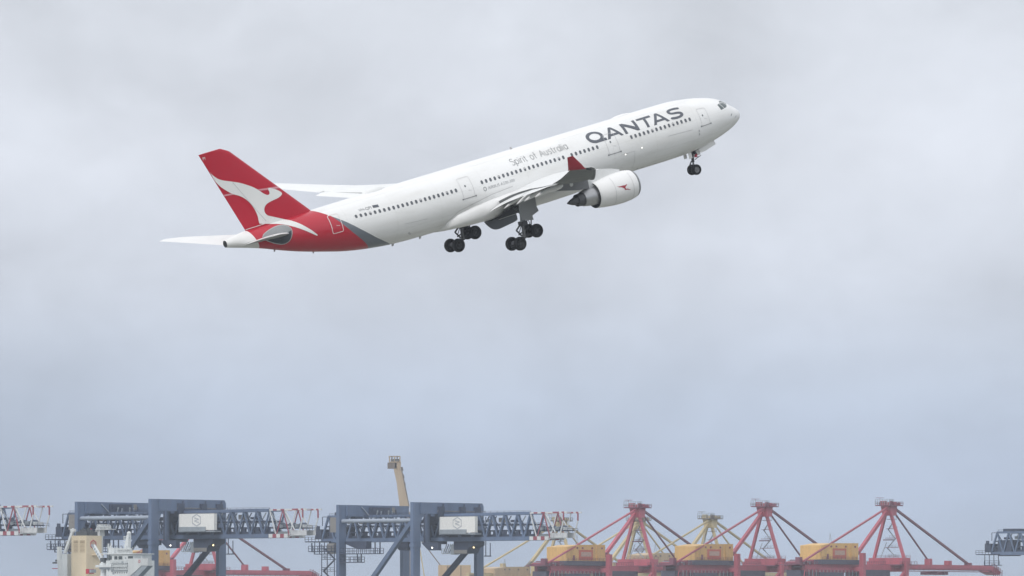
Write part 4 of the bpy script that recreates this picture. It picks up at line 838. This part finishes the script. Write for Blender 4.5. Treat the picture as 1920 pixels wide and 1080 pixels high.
    # zigzag stairs inside the frame
    b = MB()
    for k in range(5):
        z = 40.2 + k * 3.7; w_ = 2.6 - .3 * k; y0 = 1.2; s_ = 1 if k % 2 else -1
        b.box(-1.5, 1.5, y0 - w_, y0 + w_, z, z + .18, 1); b.bar((0, y0 - w_ * s_ * .8, z), (0, y0 + w_ * s_ * .8, z + 3.6), .6, .18, 5); rail(b, [(1.4, y0 - w_, z), (1.4, y0 + w_, z)], 1.1, 5, 1.3, .10)
    b.bar((0, -4, 40), (0, -1.2, 46), .2, .2, 5)
    b.build('stair_tower', MT, root)
    # machinery house
    b = MB()
    b.prism([(-54.4, -5, 38.8), (-54.4, -5, 44.3), (-46.5, -5, 45.2), (-28.8, -5, 45.4), (-28.8, -5, 38.8)], (0, 10, 0), 2)
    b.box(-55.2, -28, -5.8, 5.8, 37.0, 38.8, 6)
    if m_sign is not None:
        b.box(-46.5, -37.2, 5.0, 5.12, 39.2, 43.2, 3); b.box(-45.2, -38.4, 5.12, 5.2, 40.6, 42.4, 7)
        b.box(-50.5, -49.4, 5.0, 5.15, 39.0, 41.0, 1)
        for u in (-34.8, -34.0): b.box(u, u + .35, 5.0, 5.2, 38.9, 45.3, 2)
    for u in (-48, -44.5, -38, -31.5): b.box(u, u + .7, 5.0, 5.3, 43.6, 44.3, 1)
    rail(b, [(-54.2, 5.6, 38.8), (-28.4, 5.6, 38.8)], 1.1, 1, 2.4, .09); b.bar((-42, 0, 45.2), (-41, 0, 49.2), .12, .12, 5); b.bar((-40, 0, 45.2), (-41, 0, 49.2), .12, .12, 5)
    b.build('machinery_house', MT, root)
    FLIP[0] = False
    return root
def place_a(root, px, apex_py, scale_D):
    q = at(px, 540, scale_D); root.location = (q.x, scale_D, 0); root.rotation_euler = (0, 0, AYAW)

AYAW = math.atan2(.80, .60)
red = aframe_crane('red quay crane with orange house, rightmost of the three whole ones', 'red quay cranes', M['cred'], M['cdarkred'], M['orange'], M['housesign'], M['cables'])
place_a(red, 1666, 0, 3164)
for px, D, lab in ((1433, 3190, 'red quay crane with orange house standing between two other red cranes'), (1195, 3215, 'red quay crane with orange house, beside the tip of the central blue boom'), (383, 3400, 'red quay crane half hidden behind the legs of the blue crane by the ship')):
    c = copy_tree(red); c['label'] = lab; place_a(c, px, 0, D)
yel = aframe_crane('pale yellow quay crane seen between the left two of the three red apexes', 'yellow quay cranes', M['yellow'], M['tandark'], M['yhouse'], None, M['yellow'], clutter=False)
place_a(yel, 1331, 0, 3500)
for px, D, lab in ((1197, 3540, 'pale yellow quay crane directly behind the leftmost red apex'), (1050, 3560, 'pale yellow quay crane whose apex shows through the central blue boom tip')):
    c = copy_tree(yel); c['label'] = lab; place_a(c, px, 0, D)
    if px == 1050:
        for ch in c.children:
            if ch.name.startswith('machinery_house'): ch.scale.z = .88

# tall tan crane with its boom raised, behind the central blue crane
def raised_crane():
    D = 3600.0; root = thing('raised_boom_crane', 'tall tan crane boom pointing almost straight up behind a blue portal', 'crane'); q = at(772, 540, D); root.location = (q.x, D, 0); sc = D / FPX
    P_ = lambda px, py, dy=0: Vector(((px - 772) * sc, dy, (1207 - py) * sc + CAM_Z)); MT = [M['tanboom'], M['tandark'], M['yellow'], M['cgrey']]
    b = MB(); a0, a1 = P_(744, 876), P_(777, 1100); hw0, hw1 = 1.6, 2.9
    for v in (-2.2, 2.2):
        rr = []
        for c_, h_ in ((a0, 1.55), (P_(751, 905), 1.7), (P_(758, 950), 2.0), (a1, 2.4)): rr.append([c_ + Vector((-h_, v - .7, 0)), c_ + Vector((h_, v - .7, 0)), c_ + Vector((h_, v + .7, 0)), c_ + Vector((-h_, v + .7, 0))])
        b.loft(rr, 0)
    for k in range(16):
        c_ = a0 + (a1 - a0) * (k / 16); b.bar(c_ + Vector((0, -2.2, 0)), c_ + Vector((0, 2.2, 0)), .7, .7, 1)
        e = a0 + (a1 - a0) * ((k + .5) / 16); b.bar(c_ + Vector((2.4 + .04 * k, -1.6, 0)), e + Vector((2.6 + .04 * k, -1.6, 0)), .4, .5, 1)
    b.bar(a0 + Vector((2.0, -2.6, 0)), P_(765, 950) + Vector((.6, -2.6, 0)), .7, .5, 1)
    b.build('raised_boom', MT, root)
    b = MB(); b.box(P_(727, 0).x, P_(744, 0).x, -3, 3, P_(0, 879).z, P_(0, 868).z, 1); b.box(P_(730, 0).x, P_(752, 0).x, -3.2, 3.2, P_(0, 868).z, P_(0, 866).z, 0); b.box(P_(729, 0).x, P_(751, 0).x, -3.2, 3.2, P_(0, 857).z, P_(0, 855.5).z, 0)
    for px in (730.5, 735, 740, 745, 750):
        for v in (-3, 3): b.bar(P_(px, 866, v), P_(px, 856, v), .45, .45, (0, 1)[int(px) % 2])
    b.box(P_(733, 0).x, P_(749, 0).x, -2, 2, P_(0, 865.5).z, P_(0, 861).z, 3); b.prism([P_(741, 868, -3), P_(752, 868, -3), P_(751, 884, -3), P_(741, 878, -3)], (0, 6, 0), 0)
    b.build('boom_head', MT, root)
    b = MB()
    for x_ in (-1.5, 26):
        for v in (-9, 9): b.box(x_ - 1, x_ + 1, v - 1, v + 1, 0, 36)
    for v in (-9, 9): b.bar((-1, v, 34.5), (26, v, 34.5), 1.4, 2); b.bar((-1, v, 12), (26, v, 12), 1.4, 1.8)
    for x_ in (-1.5, 26): b.bar((x_, -8, 30), (x_, 8, 30), 1.4, 2)
    b.box(-3, 38, -3, 3, 31, 33.5)
    b.build('portal_frame', MT, root)
    b = MB(); b.box(12, 26.6, -4.5, 4.5, 33.9, 41.3, 0); b.box(11, 27.6, -5, 5, 33.5, 33.9, 1); b.box(16, 16.5, -4.6, -4.5, 34, 41, 1); b.box(22, 22.4, -4.6, -4.5, 34, 41, 1); b.build('machinery_house', [M['yhouse'], M['tandark']], root)
    b = MB(); b.bar((-.5, 0, 58.9), (14.5, 0, 39.2), .45, .45, 1); b.build('stay', MT, root)
    b = MB(); b.bar((1.9, -2, 60), (6.2, -2, 33.4), .45, .45, 2); b.build('stay', MT, root)
    return root
raised_crane()

# ------------------------------------------------------------------ ship with the cream funnel
def ship():
    D = 2320.0; sc = D / FPX; root = thing('tanker_ship', 'white ship with tall cream funnel and bridge at the left', 'ship'); q = at(175, 540, D); root.location = (q.x, D, 0); root.rotation_euler = (0, 0, R(-40))
    ux, uy = math.cos(R(40)), math.sin(R(40))         # local x goes right and nearer, local y right and away
    kx, ky = ux / sc, uy / sc                         # pixels per metre
    Z = lambda py: (1207 - py) * sc + CAM_Z
    X = lambda px, y=0: (px - 175 - y * ky) / kx      # local x of a pixel column for a given local y
    SW = [M['swhite'], M['sglass'], M['sdark'], M['emblem'], M['emblemc'], M['louvre'], M['cgrey'], M['redflag']]
    # hull
    rr = []
    for x, hb in ((-38, 9), (-32, 12), (-15, 14), (40, 14), (95, 13.5), (120, 8), (134, .6)):
        rr.append([(x, -hb, 15.5), (x, -hb, 4), (x, -hb * .72, .02), (x, hb * .72, .02), (x, hb, 4), (x, hb, 15.5)])
    b = MB(); b.loft(rr); b.build('hull', M['hull'], root, smooth=30)
    b = MB(); b.box(-22, 16, -12, 12, 15.5, 19.5); b.box(-18, 14, -11.5, 11.5, 19.5, 23); b.build('deckhouse', SW, root)
    # funnel: left face looks along -y, right face along +x
    yf = 2.2; y1 = yf + 27 / ky; x0 = X(132, yf); x1 = X(161.5, yf)
    b = MB(); b.box(x0, x1, yf, y1, 19.5, Z(1004), 0)
    b.box(x0 + .9, x1 - .7, yf + 1, y1 - 1, Z(1004), Z(996), 2)
    for k in range(5): b.tube((x0 + 1.5 + k * 1.0, yf + 2.5, Z(1004)), (x0 + 1.5 + k * 1.0, yf + 2.5, Z(992 - 3 * (k % 2))), .42, None, 12, 2)
    for a, c in ((X(136.5, yf), X(145, yf)), (X(149, yf), X(158.5, yf))):
        for k in range(9): z = Z(1035) + k * (Z(1015) - Z(1035)) / 8; b.box(a, c, yf - .05, yf + .02, z, z + .13 + (.12 if k > 6 else 0), 5)
    ye = yf + 12 / ky; pts = [Vector((x1 + .04, ye + 1.25 * math.cos(R(90 + 60 * k)), Z(1020.5) + 1.25 * math.sin(R(90 + 60 * k)))) for k in range(6)]
    b.prism([p_ - Vector((.03, 0, 0)) for p_ in pts], (.06, 0, 0), 4)
    for k in range(6): b.bar(pts[k], pts[(k + 1) % 6], .22, .22, 3, up=(1, 0, 0))
    b.bar(pts[1] * .6 + pts[4] * .4, pts[4] * .6 + pts[1] * .4, .2, .2, 3, up=(1, 0, 0)); b.box(x1, x1 + 1.8, yf + 10 / ky, yf + 22 / ky, Z(1041), Z(1039), 0)
    b.build('funnel', [M['funnel'], M['swhite'], M['sdark'], M['emblem'], M['emblemc'], M['louvre']], root)
    # radar post and pale ventilator behind the funnel
    b = MB(); yb = 15.0; b.tube((X(183, yb), yb, 15.5), (X(183, yb), yb, Z(982)), 1.0, .8, 14, 0); b.box(X(180, yb), X(207, yb), yb - 1.5, yb + 1.5, Z(992), Z(990.5), 0); rail(b, [(X(183, yb), yb - 1.4, Z(990)), (X(207, yb), yb - 1.4, Z(990))], 1.2, 0, .7, .12)
    for k in range(6): b.box(X(188, yb) + k * .55, X(189.5, yb) + k * .55, yb - .3, yb + .3, Z(990), Z(984 + (k % 2)), 0)
    b.prism([(X(174, yb), yb - 1, Z(1004)), (X(187, yb), yb - 1, Z(1004)), (X(186, yb), yb - 1, Z(986)), (X(181, yb), yb - 1, Z(984))], (0, 2, 0), 0)
    for k in range(2): b.bar((X(170 + 4 * k, yb), yb - 1.2, Z(1003)), (X(166 + 4 * k, yb), yb - 1.2, Z(990)), .5, .3, 3)
    b.build('radar_post', SW, root, smooth=40)
    # provision cranes
    def crane(px0, py0, px1, py1, y, post):
        b = MB(); b.bar((X(px0, y), y, Z(py0)), (X(px1, y), y, Z(py1)), .75, .9, 0); n_ = 7
        for k in range(n_):
            f_ = (k + .5) / n_; b.box(X(px0 + (px1 - px0) * f_, y) - .25, X(px0 + (px1 - px0) * f_, y) + .25, y - .44, y - .38, Z(py0 + (py1 - py0) * f_) - .3, Z(py0 + (py1 - py0) * f_) + .3, 6)
        b.box(X(px0, y) - .5, X(px0, y) + .4, y - .5, y + .5, Z(py0) - .4, Z(py0) + .35, 6); b.tube((X(px1, y), y, 17), (X(px1, y), y, Z(py1) + .4), 1.1, .95, 14, 0); b.lathe([(0, 1.3), (.8, 1.3)], (X(px1, y), y, Z(py1) - .8), axis='z', n=16, close=True, mi=0)
        b.box(X(px1, y) - .7, X(px1, y) + .9, y - .8, y + .8, Z(py1) + .2, Z(py1) + 1.6, 2); return b.build('provision_crane', SW, root, smooth=40)
    crane(177.5, 1023, 198, 1057, -2.5, 0)
    b = MB(); y = 5.0; b.bar((X(135, y), y, Z(991)), (X(118, y), y, Z(1036)), .7, .8, 0); b.box(X(130, y), X(138, y), y - .4, y + .4, Z(996), Z(991), 0); b.tube((X(114, y), y, 17), (X(114, y), y, Z(1048)), 1.6, 1.5, 14, 0); b.prism([(X(105, y), y - .6, Z(1056)), (X(111, y), y - .6, Z(1056)), (X(108.5, y), y - .6, Z(1024)), (X(105, y), y - .6, Z(1024))], (0, 1.2, 0), 0)
    b.box(X(97, y), X(103, y), y - .8, y + .8, Z(1056), Z(1053), 2); b.box(X(101, y), X(104, y), y - .5, y + .5, Z(1052), Z(1048.5), 2); b.box(X(109, y), X(112.5, y), y - .5, y + .5, Z(1054), Z(1050), 2); b.box(X(97, y), X(117, y), y - 1, y + 1, Z(1066), Z(1064.6), 3); b.bar((X(112, y), y - 1.1, Z(1070)), (X(112, y), y - 1.1, Z(1058)), .5, .3, 3)
    b.box(X(122, y), X(132, y), y - 2, y + 4, 19, Z(1038), 0); b.build('provision_crane', SW, root, smooth=40)
    # bridge house: long side along +x direction seen on the right, front wing lit
    yb = -4.5; xb0, xb1 = X(196, yb), X(256, yb)
    b = MB(); b.box(xb0 + 1.5, xb1, yb, yb + 9, 22, Z(1052), 0); b.box(xb0 + 3.5, xb1 - .2, yb - .02, yb + 8, Z(1052), Z(1041), 0); b.box(xb0 + 2.5, xb1 + .3, yb - .5, yb + 8.6, Z(1040.6), Z(1038.8), 0); b.box(xb0 + 6.2, xb1 - .6, yb - .2, yb + .2, Z(1038.8), Z(1029.5), 0)
    b.box(xb0 - .5, xb0 + 5, yb - .3, yb + 4, Z(1040), Z(1038.4), 0); b.box(xb0 + 1.6, xb0 + 3.6, yb + 1, yb + 3, Z(1038), Z(1028), 0); b.box(xb0 - 2, xb0 + 4.2, yb - .8, yb + 3, Z(1064.5), Z(1060), 0); b.box(xb0 - 1, xb0 + 4.6, yb - .3, yb + 3, Z(1068), Z(1064.5), 6)
    for a, c in ((208.5, 214.5), (219.5, 225.5), (227.5, 235.0), (246, 255.5)): b.box(X(a, yb), X(c, yb), yb - .06, yb, Z(1050.2), Z(1044), 1)
    for a, c in ((240, 242.5),): b.box(X(a, yb), X(c, yb), yb - .06, yb, Z(1049), Z(1046), 6)
    for px, py in ((208, 1070), (215, 1071), (217.5, 1076), (235, 1055), (246, 1062)): b.lathe([(-.05, .34), (.04, .34)], (X(px, yb), yb - .01, Z(py)), axis='y', n=14, close=True, mi=6)
    rail(b, [(xb0 + 4, yb - .4, Z(1038.8)), (xb1, yb - .4, Z(1038.8))], 1.1, 0, 1.1, .09)
    for k in range(12): x_ = xb0 + 5.5 + k * .75; b.bar((x_, yb + .4, Z(1029.5)), (x_, yb + .4, Z(1029.5 - 2 - (k * 7) % 4)), .12, .12, (0, 6)[k % 2])
    for py in (1057, 1063, 1070):
        b.box(X(214, yb), X(246, yb), yb - .5, yb, Z(py + .7), Z(py), 6 if py != 1063 else 0); rail(b, [(X(214, yb), yb - .5, Z(py)), (X(246, yb), yb - .5, Z(py))], .9, 0, .9, .07)
    for k in range(7): px = 216 + k * 4.4; b.box(X(px, yb), X(px + 1.6, yb), yb - .04, yb + .02, Z(1067.5), Z(1065.2), 1); b.box(X(px, yb), X(px + 1.6, yb), yb - .04, yb + .02, Z(1076), Z(1073.5), 1)
    for px, h in ((199, 1022), (203, 1026), (206, 1019), (211, 1030), (218, 1027)): b.bar((X(px, yb), yb + 1.5, Z(1052)), (X(px, yb), yb + 1.5, Z(h)), .22, .22, (0, 6)[px % 2])
    for px in (200, 205): b.bar((X(px - 2.5, yb), yb + 1.4, Z(1027)), (X(px + 2.5, yb), yb + 1.4, Z(1027)), .12, .12, 0)
    br = b.build('bridge_house', SW, root, smooth=40)
    lp, w_ = text_loops('STOLT TEXAS', 1.0); tx0, tx1 = X(225.5, yb), X(251.5, yb); k = (tx1 - tx0) / w_; b = MB(); decal_mesh(b, [[(tx0 + x * k, Z(1035.5) + y_ * .86) for x, y_ in l] for l in lp], lambda a, c: (a, yb - .22, c), grid=.5); b.build('name_lettering', M['sdark'], br, fix=False)
    # near bridge wing reaching out to the right, underside brace
    yw = -5.2; b = MB(); zt_, zl = Z(1048.6), Z(1062)
    b.prism([(X(246, yw), yw, zt_), (X(284, yw), yw, zt_), (X(284, yw), yw, zl), (X(272, yw), yw, Z(1062)), (X(262, yw), yw, Z(1071)), (X(249, yw), yw, Z(1082)), (X(246, yw), yw, Z(1082))], (0, 1.6, 0), 0)
    b.prism([(X(249, yw), yw + .2, Z(1082)), (X(262, yw), yw + .2, Z(1071)), (X(272, yw), yw + .2, Z(1062.2)), (X(284, yw), yw + .2, Z(1062.2)), (X(279, yw), yw + .2, Z(1067)), (X(262, yw), yw + .2, Z(1084)), (X(258, yw), yw + .2, Z(1090))], (0, 2.2, 0), 6)
    b.lathe([(-.05, .42), (.03, .42)], (X(268, yw), yw - .01, Z(1054)), axis='y', n=18, close=True, mi=3); b.lathe([(-.06, .24), (.05, .24)], (X(268, yw), yw - .03, Z(1054)), axis='y', n=14, close=True, mi=0); b.tube((X(270, yw), yw + .5, zt_), (X(270, yw), yw + .5, zt_ + .7), .1, None, 8, 0)
    b.build('bridge_wing', SW, br)
    # radar mast
    ym = -1.5; b = MB(); b.prism([(X(239.5, ym), ym - .6, Z(1030)), (X(247, ym), ym - .6, Z(1030)), (X(248, ym), ym - .6, Z(1004)), (X(244.5, ym), ym - .6, Z(1004))], (0, 1.2, 0), 0); b.lathe([(0, .35), (.3, .6), (.8, .6), (1.1, .3), (1.15, .02)], (X(246.3, ym), ym, Z(1005)), axis='z', n=16, mi=0)
    for py in (1007.5, 1012, 1017, 1023): b.bar((X(238, ym), ym - .4, Z(py)), (X(250, ym), ym - .4, Z(py)), .22, .22, 0)
    for k in range(4): b.bar((X(239 + 3.5 * k, ym), ym - .5, Z(1012)), (X(239 + 3.5 * k, ym), ym - .5, Z(1007)), .14, .14, (0, 6)[k % 2])
    b.build('radar_mast', SW, root, smooth=40)
    b = MB(); 
    for k in range(3): b.bar((X(194 + 4 * k, yb), yb + 3, 22), (X(194 + 4 * k, yb), yb + 3, Z(1020 + 4 * k)), .35, .35, 0)
    b.box(X(167, 0), X(173, 0), -1.2, 1.0, Z(1076), Z(1067), 7); b.box(X(173, 0), X(177, 0), -1.0, 1.0, Z(1074), Z(1068), 6); b.build('deck_gear', SW, root)
ship()

# ------------------------------------------------------------------ haze
hz = MB(); hz.box(-11300, 11300, -11300, 11300, -1.0, 112); hm = bpy.data.materials.new('haze_air'); hm.use_nodes = True; t = hm.node_tree; t.nodes.clear()
ho = nd(t, 'ShaderNodeOutputMaterial'); pv = nd(t, 'ShaderNodeVolumePrincipled'); pv.inputs['Color'].default_value = (.82, .90, 1.0, 1); pv.inputs['Density'].default_value = 6.4e-5; pv.inputs['Anisotropy'].default_value = 0.0
t.links.new(pv.outputs[0], ho.inputs['Volume']); h_ = hz.build('haze', hm); h_['kind'] = 'stuff'; h_['label'] = 'pale haze over the bay'
